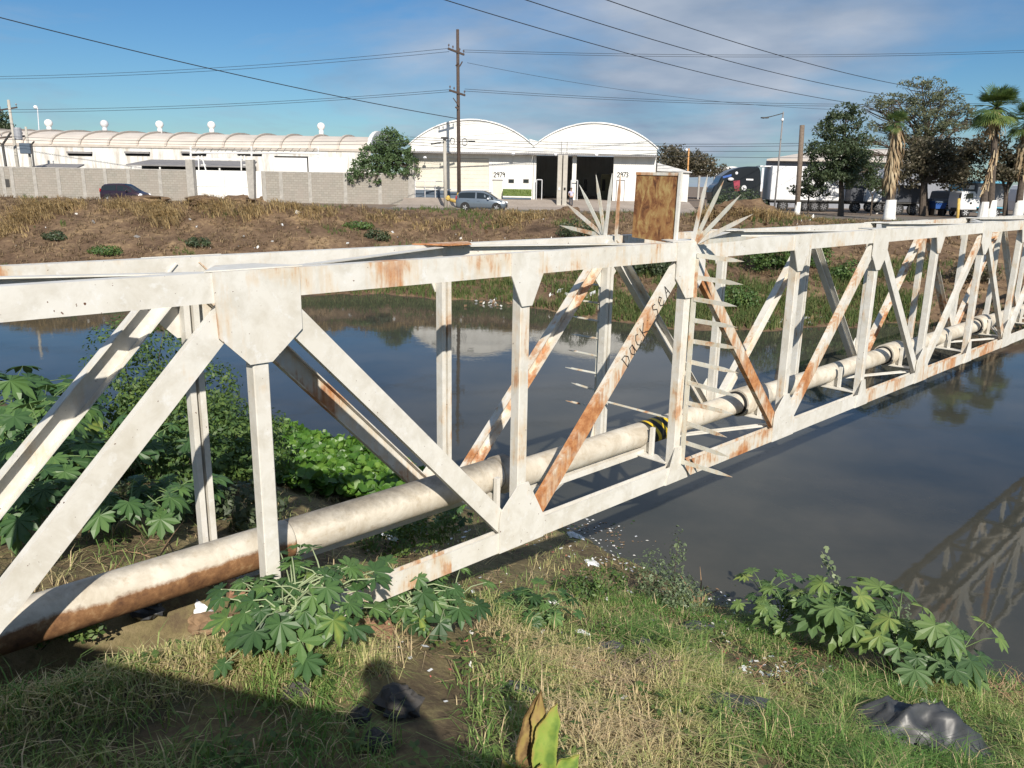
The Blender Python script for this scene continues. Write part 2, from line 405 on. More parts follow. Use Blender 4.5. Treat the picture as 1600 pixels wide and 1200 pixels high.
M['agave'] = leafmat('agave_leaf', [(0., (.16, .10, .045)), (.2, (.33, .23, .09)), (.42, (.37, .31, .09)), (.72, (.27, .36, .07)), (1., (.13, .22, .045))], .2, .72, .2, 34.)
# ------------------------------------------------------------------ camera, light, sky
cd = bpy.data.cameras.new('camera'); cam = bpy.data.objects.new('camera', cd); COL.objects.link(cam)
cd.sensor_fit = 'HORIZONTAL'; cd.sensor_width = 36.; cd.lens = F / 1600 * 36.; cd.clip_end = 6000; cd.clip_start = .05
def cam_axes():
    f_ = Vector((0, math.cos(PITCH), -math.sin(PITCH))); up = Vector((0, math.sin(PITCH), math.cos(PITCH))); rt = Vector((1, 0, 0))
    c, s_ = math.cos(ROLL), math.sin(ROLL)
    # image axes rotated by ROLL (scene appears rotated clockwise)
    r2 = rt * c + up * s_; u2 = up * c - rt * s_
    return r2, u2, f_
r2, u2, f2 = cam_axes()
cam.matrix_world = Matrix(((r2.x, u2.x, -f2.x, 0), (r2.y, u2.y, -f2.y, 0), (r2.z, u2.z, -f2.z, 0), (0, 0, 0, 1)))
scene.camera = cam
SUN = Vector((.1514, -.8249, .5446)).normalized()
sl = bpy.data.lights.new('sun', 'SUN'); sl.energy = 4.9; sl.angle = math.radians(.5); sl.color = (1., .93, .82)
so = bpy.data.objects.new('sun', sl); COL.objects.link(so); so.rotation_euler = SUN.to_track_quat('Z', 'Y').to_euler(); so.location = (0, -20, 20)
w = bpy.data.worlds.new('World'); scene.world = w; w.use_nodes = True
wt = w.node_tree; wn = wt.nodes; wn.clear()
wo = wn.new('ShaderNodeOutputWorld'); bg = wn.new('ShaderNodeBackground'); bg.inputs['Strength'].default_value = .066
sky = wn.new('ShaderNodeTexSky'); sky.sky_type = 'NISHITA'; sky.sun_disc = False
sky.sun_elevation = math.asin(SUN.z); sky.sun_rotation = math.atan2(SUN.x, SUN.y); sky.air_density = 1.; sky.dust_density = .35; sky.ozone_density = 2.2
def wnode(t, **k):
    n = wn.new(t)
    for a, b in k.items(): setattr(n, a, b)
    return n
def wmath(op, a, b=0.):
    m = wnode('ShaderNodeMath', operation=op)
    for sk, v in ((m.inputs[0], a), (m.inputs[1], b)):
        if isinstance(v, (int, float)): sk.default_value = v
        else: wt.links.new(v, sk)
    return m.outputs[0]
tc = wnode('ShaderNodeTexCoord'); sp = wnode('ShaderNodeSeparateXYZ'); wt.links.new(tc.outputs['Generated'], sp.inputs[0])
zz = wmath('ADD', sp.outputs['Z'], .16)
cb = wnode('ShaderNodeCombineXYZ'); wt.links.new(wmath('DIVIDE', sp.outputs['X'], zz), cb.inputs[0]); wt.links.new(wmath('DIVIDE', sp.outputs['Y'], zz), cb.inputs[1])
mp = wnode('ShaderNodeMapping'); mp.inputs['Scale'].default_value = (.55, .55, 1); mp.inputs['Rotation'].default_value = (0, 0, .5); mp.inputs['Location'].default_value = (1.3, .4, 0)
wt.links.new(cb.outputs[0], mp.inputs[0])
cn = wnode('ShaderNodeTexNoise'); cn.inputs['Scale'].default_value = 1.5; cn.inputs['Detail'].default_value = 9; cn.inputs['Roughness'].default_value = .58; cn.inputs['Distortion'].default_value = .35
wt.links.new(mp.outputs[0], cn.inputs['Vector'])
az = wmath('ARCTAN2', sp.outputs['X'], sp.outputs['Y'])
# cloud bank to the north, thinning to either side
da = wmath('DIVIDE', wmath('SUBTRACT', az, .15), .30)
gz = wmath('MULTIPLY', wmath('POWER', 2.718, wmath('MULTIPLY', wmath('MULTIPLY', da, da), -1.)), .36)
hi = wmath('MULTIPLY', wmath('MINIMUM', wmath('MAXIMUM', wmath('SUBTRACT', sp.outputs['Z'], .26), 0.), .3), .85)
cv = wmath('ADD', wmath('ADD', cn.outputs['Fac'], gz), hi)
cr = wnode('ShaderNodeValToRGB'); e = cr.color_ramp.elements; e[0].position = .55; e[0].color = (0, 0, 0, 1); e[1].position = .88; e[1].color = (.95, .95, .95, 1)
wt.links.new(cv, cr.inputs[0])
hs = wnode('ShaderNodeHueSaturation'); hs.inputs['Saturation'].default_value = 1.22; hs.inputs['Value'].default_value = 1.; wt.links.new(sky.outputs[0], hs.inputs['Color'])
tint = wnode('ShaderNodeMix', data_type='RGBA', blend_type='MULTIPLY'); tint.inputs[0].default_value = 1.; tint.inputs[7].default_value = (.66, .90, 1.10, 1)
wt.links.new(hs.outputs[0], tint.inputs[6])
cc = wnode('ShaderNodeTexNoise'); cc.inputs['Scale'].default_value = 3.; cc.inputs['Detail'].default_value = 7; wt.links.new(mp.outputs[0], cc.inputs['Vector'])
ccr = wnode('ShaderNodeValToRGB'); e = ccr.color_ramp.elements; e[0].position = .35; e[0].color = (3.1, 4.2, 5.9, 1); e[1].position = .7; e[1].color = (6.4, 7.1, 8.3, 1)
wt.links.new(cc.outputs['Fac'], ccr.inputs[0])
mxs = wnode('ShaderNodeMix', data_type='RGBA'); wt.links.new(cr.outputs[0], mxs.inputs[0]); wt.links.new(tint.outputs[2], mxs.inputs[6]); wt.links.new(ccr.outputs[0], mxs.inputs[7])
wt.links.new(mxs.outputs[2], bg.inputs['Color']); wt.links.new(bg.outputs[0], wo.inputs[0])
vs = scene.view_settings; vs.view_transform = 'Standard'; vs.look = 'None'; vs.exposure = .25; vs.gamma = 1.
try: vs.use_curve_mapping = False
except Exception: pass
scene.render.resolution_x = 1024; scene.render.resolution_y = 768
scene.render.engine = 'CYCLES'
scene.cycles.max_bounces = 6; scene.cycles.transparent_max_bounces = 6
# ------------------------------------------------------------------ terrain
def grid(name, fx, nx, ny, mat, smooth=True, loc=(0, 0, 0)):
    mb = MB()
    vs_ = [fx(i / (nx - 1), j / (ny - 1)) for j in range(ny) for i in range(nx)]
    mb.add(vs_, [(j * nx + i, j * nx + i + 1, (j + 1) * nx + i + 1, (j + 1) * nx + i) for j in range(ny - 1) for i in range(nx - 1)])
    return mb.build(name, mat, smooth=smooth, loc=loc)
def fn(a, b):
    s = -9 + 21 * a; d = -8 + 40 * b
    p = U3 * s + N3 * d
    return (p.x, p.y, near_z(p.x, p.y))
tag(grid('near_bank', fn, 230, 400, M['near_soil']), kind='structure')
def ff(a, b):
    x = -75 + 140 * a; y = 25 + 32 * b
    return (x, y, far_z(x, y))
tag(grid('far_bank', ff, 420, 110, M['far_soil']), kind='structure')
mb = MB(); mb.add([(-500, -80, ZW), (500, -80, ZW), (500, 56, ZW), (-500, 56, ZW)], [(0, 1, 2, 3)])
tag(mb.build('water', M['water']), kind='structure')
mb = MB()
XS = [-3000, -75, 65, 3000]; YS = [57, 90, 4000]
mb.add([(x, y, ZG) for y in YS for x in XS], [(j * 4 + i, j * 4 + i + 1, (j + 1) * 4 + i + 1, (j + 1) * 4 + i) for j in range(2) for i in range(3)])
tag(mb.build('ground', M['dust']), kind='structure')
mb = MB(); mb.add([(-120, 57.6, ZG + .012), (120, 57.6, ZG + .012), (120, 66.5, ZG + .012), (-120, 66.5, ZG + .012)], [(0, 1, 2, 3)])
tag(mb.build('road', M['road']), kind='structure')
HY = 76.0; HZ = -1.42
mb = MB()
pr = [(66.6, ZG + .02), (70, ZG + .05), (72.5, -1.98), (HY - .6, HZ), (HY + 30, HZ)]
mb.add([(x, y, z) for y, z in pr for x in (-10.2, 16.)], [(2 * i, 2 * i + 1, 2 * i + 3, 2 * i + 2) for i in range(4)])
mb.add([(x, y, z) for x in (-10.2, 16.) for (y, z) in pr] + [(x, y, ZG - .1) for x in (-10.2, 16.) for (y, z) in pr],
       [(q * 5 + i, q * 5 + i + 1, 10 + q * 5 + i + 1, 10 + q * 5 + i) for q in range(2) for i in range(4)])
tag(mb.build('driveway', M['drive']), kind='structure')
# ------------------------------------------------------------------ truss bridge
K0, K1 = -2, 19
def sk(k): return S0 + k * LP
br = thing('truss_bridge', B(sk(0), D1 + BW / 2, ZB), 'long white painted steel truss footbridge, rust streaked, carrying a pipe across the river', 'bridge')
def dd(side, a): return D1 + a if side == 0 else D1 + BW - a
def AN(side): return N3 if side == 0 else -N3
def boxprof(w, h): return [(0, -h / 2), (w, -h / 2), (w, h / 2), (0, h / 2)]
def chan(fl, wd, t=.009): return [(0, -wd / 2), (fl, -wd / 2), (fl, -wd / 2 + t), (t, -wd / 2 + t), (t, wd / 2 - t), (fl, wd / 2 - t), (fl, wd / 2), (0, wd / 2)]
nm = {0: 'paint', 1: 'paint2', 2: 'paint2', 3: 'paint2', 4: 'paint2', 5: 'paint', 6: 'paint2', 7: 'paint2'}
topm = {-2: 'paint', 0: 'paint2', 2: 'paint2', 4: 'paint', 6: 'paint2'}
botm = {.03: 'paint3', .66: 'paint', 2: 'paint3', 3: 'paint', 4: 'paint2', 5: 'paint3', 6: 'paint3', 7: 'paint'}
for side in (0, 1):
    A = AN(side)
    for k in range(K0, K1, 2):
        e = .12 if k > K0 else 0
        m = MB(); m.sweep(boxprof(.085, HC - .004), B(sk(k) + e, dd(side, .012), ZT - HC / 2), B(sk(k + 2) + (.12 if k + 2 < K1 else 0), dd(side, .012), ZT - HC / 2), A, Z3)
        o = m.build('top_chord', M[topm.get(k, ['paint', 'paint2'][(k // 2 + side) % 2]) if side == 0 else ['paint', 'paint2'][(k // 2) % 2]], br)
    segs = sorted(botm) if side == 0 else [.03] + list(range(2, K1, 2))
    segs = [k for k in segs] + ([8, 10, 12, 14, 16, 18] if side == 0 else [])
    for i, k in enumerate(segs):
        k2 = segs[i + 1] if i + 1 < len(segs) else K1
        t = .011; h = HC
        U = [(0, -h / 2), (.1, -h / 2), (.1, h / 2 - .02), (.1 - t, h / 2 - .02), (.1 - t, -h / 2 + t), (t, -h / 2 + t), (t, h / 2), (0, h / 2)]
        m = MB(); m.sweep(U, B(sk(k) + (.14 if k == int(k) else 0), dd(side, .012), ZB + HC / 2), B(sk(k2) + (.138 if k2 == int(k2) else -.002), dd(side, .012), ZB + HC / 2), A, Z3)
        m.build('bottom_chord', M[botm.get(k, 'paint2') if side == 0 else ['paint', 'paint2', 'paint3'][int(k // 2) % 3]], br)
    for k in range(K0 + 1, K1):
        z0, z1 = (ZB + HC - .03 if k > 0 else -3.3), ZT - HC + .02
        m = MB()
        if side == 0:
            m.sweep([(0, -.05), (.098, -.05), (.098, .05), (0, .05)], B(sk(k), dd(0, .018), z0), B(sk(k), dd(0, .018), z1), A, U3)
            m.build('vertical_post', M[nm.get(k, ['paint', 'paint2', 'paint3'][k % 3])], br, bevel=.006)
        else:
            for q in (-1, 1):
                m.sweep([(0, q * .012), (.08, q * .012), (.08, q * .052), (0, q * .052)] if q > 0 else [(0, -.052), (.08, -.052), (.08, -.012), (0, -.012)], B(sk(k), dd(1, .018), z0), B(sk(k), dd(1, .018), z1), A, U3)
            m.sweep([(0, -.0115), (.012, -.0115), (.012, .0115), (0, .0115)], B(sk(k), dd(1, .02), z0), B(sk(k), dd(1, .02), z1), A, U3)
            m.build('vertical_post', M[['paint', 'paint2', 'paint', 'paint', 'paint2', 'paint2', 'paint3'][k % 7]], br)
    dm0 = {(0, -1): 'paint', (0, 1): 'paint', (2, 1): 'paint5', (2, 3): 'paint6', (4, 3): 'paint3', (4, 5): 'paint', (6, 5): 'paint2', (6, 7): 'paint3'}
    dm1 = {(0, 1): 'paint3', (2, 1): 'paint3', (2, 3): 'paint2', (0, -1): 'paint', (4, 3): 'paint2', (6, 5): 'paint3'}
    for k in range(K0, K1, 2):
        for q in (-1, 1):
            if not (K0 <= k + q <= K1 - 1): continue
            sa = sk(k) + q * .09; sb = sk(k + q) - q * .13
            p0 = B(sa, dd(side, .023), ZT - HC + .01); p1 = B(sb, dd(side, .023), ZB + HC - .01)
            dirv = (p1 - p0).normalized(); Bv = dirv.cross(N3).normalized()
            if Bv.z < 0: Bv = -Bv
            wd = .155 if (k == 0) else .135
            m = MB(); m.sweep(chan(.06 if side == 0 else .088, wd), p0 - dirv * .10, p1 + dirv * .10, A, Bv)
            mm = (dm0 if side == 0 else dm1).get((k, k + q), ['paint', 'paint2', 'paint3'][(k + q + side) % 3])
            o = m.build('diagonal', M[mm], br)
            if side == 0 and (k, k + q) == (2, 1):
                o['label'] = 'diagonal with black handwritten graffiti and long rust streaks'; graf = (o, p0, p1, dirv, Bv, wd)
    # gusset plates
    for k in range(K0, K1):
        s = sk(k)
        if k % 2 == 0:
            if k == 0: pg = [(-.26, ZT), (.27, ZT), (.27, ZT - .37), (.065, ZT - .545), (-.075, ZT - .545), (-.25, ZT - .37)]
            else: pg = [(-.235, ZT), (.235, ZT), (.235, ZT - .34), (.06, ZT - .53), (-.06, ZT - .53), (-.235, ZT - .34)]
            bt = [(-.185, ZB), (.20, ZB), (.12, ZB + HC), (.05, ZB + .37), (-.05, ZB + .37), (-.12, ZB + HC)]
        else:
            pg = [(-.17, ZT), (.17, ZT), (.17, ZT - HC), (.055, ZT - .41), (-.055, ZT - .41), (-.17, ZT - HC)]
            bt = [(-.255, ZB), (.255, ZB), (.255, ZB + .19), (.06, ZB + .54), (-.05, ZB + .54), (-.235, ZB + .36), (-.255, ZB + .27)]
        for pol in ((pg, bt) if k > 0 else (pg,)):
            m = MB(); m.plate([B(s + a, dd(side, 0), z + (.001 if z > -1 else -.001)) for a, z in pol], A, .0105)
            m.build('gusset_plate', M['paint' if (k + side) % 5 else 'paint2'], br)
# bracing between the two trusses
for k in range(K0, K1 - 1):
    ns = 0 if k % 2 == 0 else 1
    p0 = B(sk(k), dd(ns, .09), ZT - .012); p1 = B(sk(k + 1), dd(1 - ns, .09), ZT - .012)
    dv = (p1 - p0).normalized(); side_v = Vector((-dv.y, dv.x, 0))
    if side_v.dot(SUN) > 0: side_v = -side_v
    m = MB(); m.sweep([(-.07, 0), (0, 0), (0, -.09), (-.008, -.09), (-.008, -.008), (-.07, -.008)], p0, p1, side_v, Z3)
    m.build('top_brace', M['paint'], br)
    if 0 < k < K1 - 2:
        kk = 1 - ns
        p0 = B(sk(k), dd(kk, .1), ZB + HC - .02); p1 = B(sk(k + 1), dd(1 - kk, .1), ZB + HC - .02)
        dv = (p1 - p0).normalized(); sv = Vector((-dv.y, dv.x, 0))
        m = MB()
        m.sweep([(-.035, -.008), (-.012, -.008), (-.012, .014), (-.035, .014)], p0, p1, sv, Z3); m.sweep([(.012, -.008), (.035, -.008), (.035, .014), (.012, .014)], p0, p1, sv, Z3)
        m.build('bottom_brace', M['paint'], br)
for k in range(K0, K1):
    ns = 0 if k % 2 == 0 else 1; A = AN(ns)
    m = MB(); m.plate([B(sk(k) - .30, dd(ns, .02), ZT + .001), B(sk(k) + .30, dd(ns, .02), ZT + .001), B(sk(k) + .12, dd(ns, .28), ZT + .001), B(sk(k) - .12, dd(ns, .28), ZT + .001)], Z3, .008)
    m.build('brace_plate', M['paint4' if k == 1 else 'paint'], br)
    if k < 1: continue
    m = MB(); z = ZB + HC + .012
    m.sweep([(-.075, -.006), (.075, -.006), (.075, .006), (.055, .006), (-.055, .006), (-.075, .006)], B(sk(k), dd(0, .105), z), B(sk(k), dd(1, .105), z), U3, Z3)
    m.sweep([(.063, -.05), (.075, -.05), (.075, -.0065), (.063, -.0065)], B(sk(k), dd(0, .106), z), B(sk(k), dd(1, .106), z), U3, Z3)
    m.build('floor_beam', M['paint'], br)
    m = MB(); c = D1 + BW / 2
    m.plate([B(sk(k) + .055, c - .2, z + .008), B(sk(k) + .055, c + .2, z + .008), B(sk(k) + .055, c + .13, z + .12), B(sk(k) + .055, c - .13, z + .12)], U3, .012)
    m.sweep([(-.02, -.02), (.02, -.02), (.02, .02), (-.02, .02)], B(sk(k) + .03, c - .19, z + .008), B(sk(k) + .03, c - .19, z + .3), N3, U3)
    m.build('pipe_saddle', M['paint'], br)
# graffiti, stroked letters following the diagonal
STK = {'D': [[(.02, -.05), (.0, 1)], [(-.05, .98), (.4, .92), (.66, .55), (.5, .15), (-.02, -.02)]], 'A': [[(0, 0), (.5, .95), (.62, .05)], [(.2, .4), (.62, .38)]], 'a': [[(.6, .8), (.2, .85), (0, .4), (.2, .02), (.5, .3), (.62, .82), (.6, .0)]],
       'C': [[(.65, .85), (.4, 1), (.1, .7), (0, .3), (.2, .0), (.6, .12)]], 'K': [[(.05, 1), (.0, 0)], [(.7, .95), (.05, .45), (.7, 0)]], ':': [[(.15, .22), (.2, .22)], [(.15, .68), (.2, .68)]],
       'S': [[(.7, .9), (.35, 1.05), (.2, .75), (.6, .4), (.4, .02), (0, .1)]], 'E': [[(.15, .5), (.6, .62), (.45, .9), (.1, .7), (.05, .25), (.35, .02), (.7, .2)]],
       '2': [[(0, .8), (.3, 1), (.6, .75), (0, 0), (.62, 0)]], '9': [[(.6, .7), (.3, .5), (.05, .72), (.3, 1), (.6, .75), (.5, 0)]], '7': [[(0, 1), (.62, 1), (.2, 0)]], '3': [[(0, .9), (.4, 1), (.55, .75), (.25, .52), (.6, .3), (.35, 0), (0, .1)]]}
def strokes(mb, text, org, X, Y, nrm, h, adv, wd):
    x = 0
    for ch in text:
        for ln in STK.get(ch, []):
            for (a, b), (c, d) in zip(ln[:-1], ln[1:]):
                p = org + X * ((x + a * .85) * h) + Y * (b * h); q = org + X * ((x + c * .85) * h) + Y * (d * h)
                dv = (q - p); L = dv.length
                if L < 1e-5: continue
                dv /= L; sd_ = nrm.cross(dv)
                mb.plate([p - sd_ * wd - dv * wd * .6, q - sd_ * wd + dv * wd * .6, q + sd_ * wd + dv * wd * .6, p + sd_ * wd - dv * wd * .6], nrm, .0012)
        x += adv
go, gp0, gp1, gdv, gB, gw = graf
m = MB()
run = -gdv; perp = N3.cross(run) * 1.0
if perp.z < 0: perp = -perp
gst = atd(978, 570, D1 + .023); gst = gp1 + (-gdv) * ((gst - gp1).dot(-gdv))
strokes(m, 'DaCK:SEA', gst - gB * .066 - N3 * .0022, run, gB, -N3, .122, .92, .0042)
m.build('graffiti', M['black'], go)
# spike guards at the second post
def spike(mb, base, dirv, nrm, L, w=.02, t=.006):
    dirv = dirv.normalized(); sv = dirv.cross(nrm).normalized()
    pts = [base - sv * w, base + sv * w, base + sv * w * .95 + dirv * L * .72, base + dirv * L, base - sv * w * .95 + dirv * L * .72]
    mb.plate([p - nrm * t / 2 for p in pts], nrm, t)
    mb.plate([base - nrm * .0 - sv * .004, base - sv * .004 + dirv * L * .8, base + sv * .004 + dirv * L * .8, base + sv * .004], nrm, t * 2)
for side in (0, 1):
    m = MB(); A = AN(side); s2 = sk(2)
    bs = s2 + (.066 if side == 0 else -.02)
    m.sweep([(-.035, -.004), (.02, -.004), (.02, .004), (-.035, .004)], B(bs, dd(side, -.0), ZT - .16), B(bs, dd(side, -.0), ZB + HC), A, U3)
    gd = m.build('spike_guard', M['spike'], br)
    out = -A
    zs = [ZT - .13 - i * .207 for i in range(11)] if side == 0 else [ZT - .33 - i * .19 for i in range(9)]
    for z in zs:
        m = MB(); spike(m, B(bs + ru(-.006, .006), dd(side, -.01), z), out + Z3 * ru(-.05, .02) + U3 * ru(-.10, .10), U3 if side == 0 else Z3, (.55 if side == 0 else .42) + ru(-.06, .04), .022); m.build('spike', M['spike'], gd)
    for i, an in enumerate([10, 25, 44, 63, 82] if side == 0 else [-5, 14, 36, 60, 83]):
        a = math.radians(an); m = MB()
        spike(m, B(bs - .02 + .008 * i, dd(side, .035 - .012 * i), ZT - .02 + .012), out * math.sin(a) + Z3 * math.cos(a), U3, .63, .021); m.build('spike', M['spike'] if i % 3 else M['paint2'], gd)
    if side == 1:
        m = MB(); spike(m, B(bs, dd(1, .16), ZT), Z3 + N3 * -.03, U3, .62, .02); m.build('spike', M['paint3'], gd)
        m = MB(); spike(m, B(bs, dd(1, .05), -2.26), -N3, Z3, 1.0, .018); m.build('spike', M['spike'], gd)
m = MB(); m.plate([B(sk(2), D1 + .225, ZT - .03), B(sk(2), D1 + .725, ZT + .0), B(sk(2), D1 + .71, ZT + .63), B(sk(2), D1 + .215, ZT + .625)], U3, .008)
gp = m.build('barrier_plate', M['rustplate'], br); gp['label'] = 'rust mottled square sheet standing upright on the truss between the spikes'
m = MB(); m.sweep([(-.015, -.015), (.015, -.015), (.015, .015), (-.015, .015)], B(sk(2), D1 + .20, ZT - .05), B(sk(2), D1 + .19, ZT + .63), N3, U3); m.build('plate_post', M['paint'], gp)
m = MB(); m.plate([B(sk(2) - .002, D1 + .22, ZT + .60), B(sk(2) - .002, D1 + .712, ZT + .605), B(sk(2) - .002, D1 + .71, ZT + .632), B(sk(2) - .002, D1 + .216, ZT + .628)], -U3, .006); m.build('plate_rim', M['paint3'], gp)
# ------------------------------------------------------------------ pipeline
PD = D1 + BW / 2; PZ = -2.55
pl = thing('water_pipe', B(sk(1), PD, PZ), 'thick whitish coated pipe running inside the truss bridge over the river', 'pipe')
def cyl(name, s0_, s1_, r, mat, inner=None, nseg=10):
    m = MB(); PZ = -2.475 if s1_ < 4.7 else -2.55
    if inner is None:
        m.lathe(B(0, PD, PZ), [(0, s0_), (r * .97, s0_)] + [(r, s0_ + .012 + (s1_ - s0_ - .024) * i / nseg) for i in range(nseg + 1)] + [(r * .97, s1_), (0, s1_)], 28, U3)
    else:
        m.lathe(B(0, PD, PZ), [(inner, s0_ + .16), (inner, s0_), (r, s0_), (r, s1_ - .02), (r - .02, s1_), (inner, s1_)], 28, U3)
    return m.build(name, mat, pl, smooth=False)
def autosmooth(o):
    me = o.data
    for p in me.polygons: p.use_smooth = len(p.vertices) == 4 and abs(p.normal.dot(U3)) < .5
    return o
o = autosmooth(cyl('pipe_section', -2., 2.5, .141, M['pipe_rust'])); o['label'] = 'near end of pipe with a rust brown lower half'
autosmooth(cyl('pipe_section', 2.5, 4.5, .139, M['pipe']))
autosmooth(cyl('pipe_collar', 4.5, 4.64, .150, M['pipe'], .12))
autosmooth(cyl('pipe_section', 4.56, 6.6, .127, M['pipe']))
o = autosmooth(cyl('hazard_band', 6.6, 7.0, .131, M['tape'])); o['label'] = 'torn black and yellow striped band round the pipe'
autosmooth(cyl('pipe_section', 7.0, 42., .125, M['pipe']))
for i in range(8):
    s = 8.5 + i * 2 * LP
    bell = autosmooth(cyl('pipe_bell', s, s + .60, .168, M['pipe'], .146))
    m = MB(); m.lathe(B(0, PD, PZ), [(.1262, s - .035), (.1455, s - .035), (.1455, s + .1), (.1262, s + .1), (.1262, s - .035)], 24, U3); m.build('dark_gap_fill', M['dark'], bell)  # black filler ring painted in for the shaded gap inside the bell mouth
m = MB(); m.sweep([(-.03, -.03), (.03, -.03), (.03, .03), (-.03, .03)], B(4.7, PD - .06, PZ - .165), B(6.55, PD - .06, PZ - .165), N3, Z3); m.build('support_rail', M['paint'], pl)
# ------------------------------------------------------------------ near vegetation
def blade(mb, p, L, w, lean, az, var, up=Z3):
    d = Vector((math.cos(az), math.sin(az), 0)); sv = Vector((-d.y, d.x, 0)) * w
    a = p; b = p + Z3 * (L * .6) + d * (lean * L * .3); c = p + Z3 * (L * (1 - lean * .35)) + d * (lean * L)
    mb.add([a - sv, a + sv, b + sv * .7, b - sv * .7, c], [(0, 1, 2, 3), (3, 2, 4)], [var - .12, var - .12, var, var, var + .05])
random.seed(11)
gm = MB(); dm = MB(); cnt = 0; tries = 0
CLEAR = [(near_hit(1440, 1165), .58, .36), (near_hit(1510, 1185), .28, .16), (near_hit(1140, 1110), .27, .15), (near_hit(1080, 1022), .09, .07), (near_hit(1448, 1105), .1, .1), (near_hit(622, 1112), .14, .12), (near_hit(1005, 1018), .13, .09), (near_hit(955, 1018), .12, .08)]
while cnt < 80000 and tries < 400000:
    tries += 1
    s = ru(-.5, 9.6); d = ru(-.2, 8.5) if R() < .82 else ru(-2, 14)
    p = U3 * s + N3 * d
    if p.y < 2.2 or abs(p.x) > .72 * p.y + .6: continue
    z = near_z(p.x, p.y)
    if z < ZW + .04: continue
    if d > 5.25 and R() < .85: continue
    if abs(d - 4.83) < .38 and .3 < s < 2.2: continue
    if any(((p.x - q.x) / a) ** 2 + ((p.y - q.y) / b) ** 2 < 1 for q, a, b in CLEAR): continue
    dens = fbm(p.x * 1.1, p.y * 1.1, 20., 3) + .25 * nz(p.x * 4, p.y * 4, 2.)
    far_f = min(1., 5.5 / p.length) ** 1.4
    if R() > (.60 + dens * 1.5) * far_f: continue
    dry = fbm(p.x * .8 + 4, p.y * .8, 33., 3)
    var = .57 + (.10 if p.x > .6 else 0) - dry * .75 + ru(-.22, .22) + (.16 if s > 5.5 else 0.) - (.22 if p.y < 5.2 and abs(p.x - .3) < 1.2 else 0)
    if p.y < 4.6 and p.x < .2: var += .45  # wall shadow deepened by colour: greener, darker blades in this corner
    if R() < .16: var = ru(-.1, .2)
    cl = Vector((p.x, p.y, z - .01)); n_ = 1 if R() < .8 else 3
    L = ru(.05, .15) * (1.1 + .7 * nz(p.x * 2, p.y * 2, 8.))
    if R() < .06: L *= 1.8
    if p.x > 1.1 and p.y < 7: L *= 1.35; var += .12; n_ = 1 if R() < .5 else 5
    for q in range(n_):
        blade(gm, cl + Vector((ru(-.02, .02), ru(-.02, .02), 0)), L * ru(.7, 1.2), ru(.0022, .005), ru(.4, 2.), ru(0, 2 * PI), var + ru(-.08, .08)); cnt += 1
for i in range(3800):
    s = ru(.2, 2.3); d = ru(3.85, 4.3); p = U3 * s + N3 * d; cl = Vector((p.x, p.y, near_z(p.x, p.y) - .01))
    blade(gm, cl, ru(.05, .15), ru(.0022, .005), ru(.3, 1.6), ru(0, 2 * PI), ru(.05, .6))
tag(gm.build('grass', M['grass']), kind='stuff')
# straw litter lying flat
lm = MB()
for i in range(5200):
    s = ru(.5, 9.); d = ru(.4, 6.5); p = U3 * s + N3 * d
    if p.y < 2.5 or abs(p.x) > .7 * p.y + .5: continue
    z = near_z(p.x, p.y)
    if z < ZW or (p.y < 4.5 and p.x < .2): continue  # pale straw left out of the wall shadow to keep it dark
    if nz(p.x * 1.2, p.y * 1.2, 50.) < -.15: continue
    a = ru(0, 2 * PI); L = ru(.04, .22); dv = Vector((math.cos(a), math.sin(a), ru(-.15, .25))); sv = Vector((-dv.y, dv.x, 0)) * ru(.002, .005)
    q = Vector((p.x, p.y, z + ru(.01, .05))); lm.add([q - sv, q + sv, q + dv * L + sv * .5, q + dv * L - sv * .5], [(0, 1, 2, 3)], R())
tag(lm.build('straw_litter', M['dry']), kind='stuff')
def castor_leaf(mb, c, nrm, fwd, r, var, nl=8):
    drp = ru(.12, .55); nrm = nrm.normalized(); X = (fwd - nrm * fwd.dot(nrm)).normalized(); Y = nrm.cross(X)
    span = math.radians(300); vs_ = [c]; fs = []; va = [var + .10]
    def P(a, rr, h): return c + X * (math.cos(a) * rr) + Y * (math.sin(a) * rr) + nrm * h
    for i in range(nl):
        a = -span / 2 + span * (i + .5) / nl; da = span / nl / 2
        Lr = r * (1. - .45 * abs(i - (nl - 1) / 2) / ((nl - 1) / 2)) * ru(.88, 1.08)
        if R() < .05: continue
        b = len(vs_); dr = -drp * r * (Lr / r) ** 2
        vs_ += [P(a - da, Lr * .5, -.03 * r), P(a - da * .82, Lr * .72, dr * .42), P(a, Lr, dr), P(a + da * .82, Lr * .72, dr * .42), P(a + da, Lr * .5, -.03 * r), P(a, Lr * .6, dr * .3 - .045 * r)]
        jj = ru(-.05, .05); va += [var - .02 + jj, var + jj, var + .04 + jj, var + jj, var - .02 + jj, var + .12 + jj]
        fs += [(0, b, b + 1, b + 5), (b + 5, b + 1, b + 2), (b + 5, b + 2, b + 3), (0, b + 5, b + 3, b + 4)]
    mb.add(vs_, fs, va)
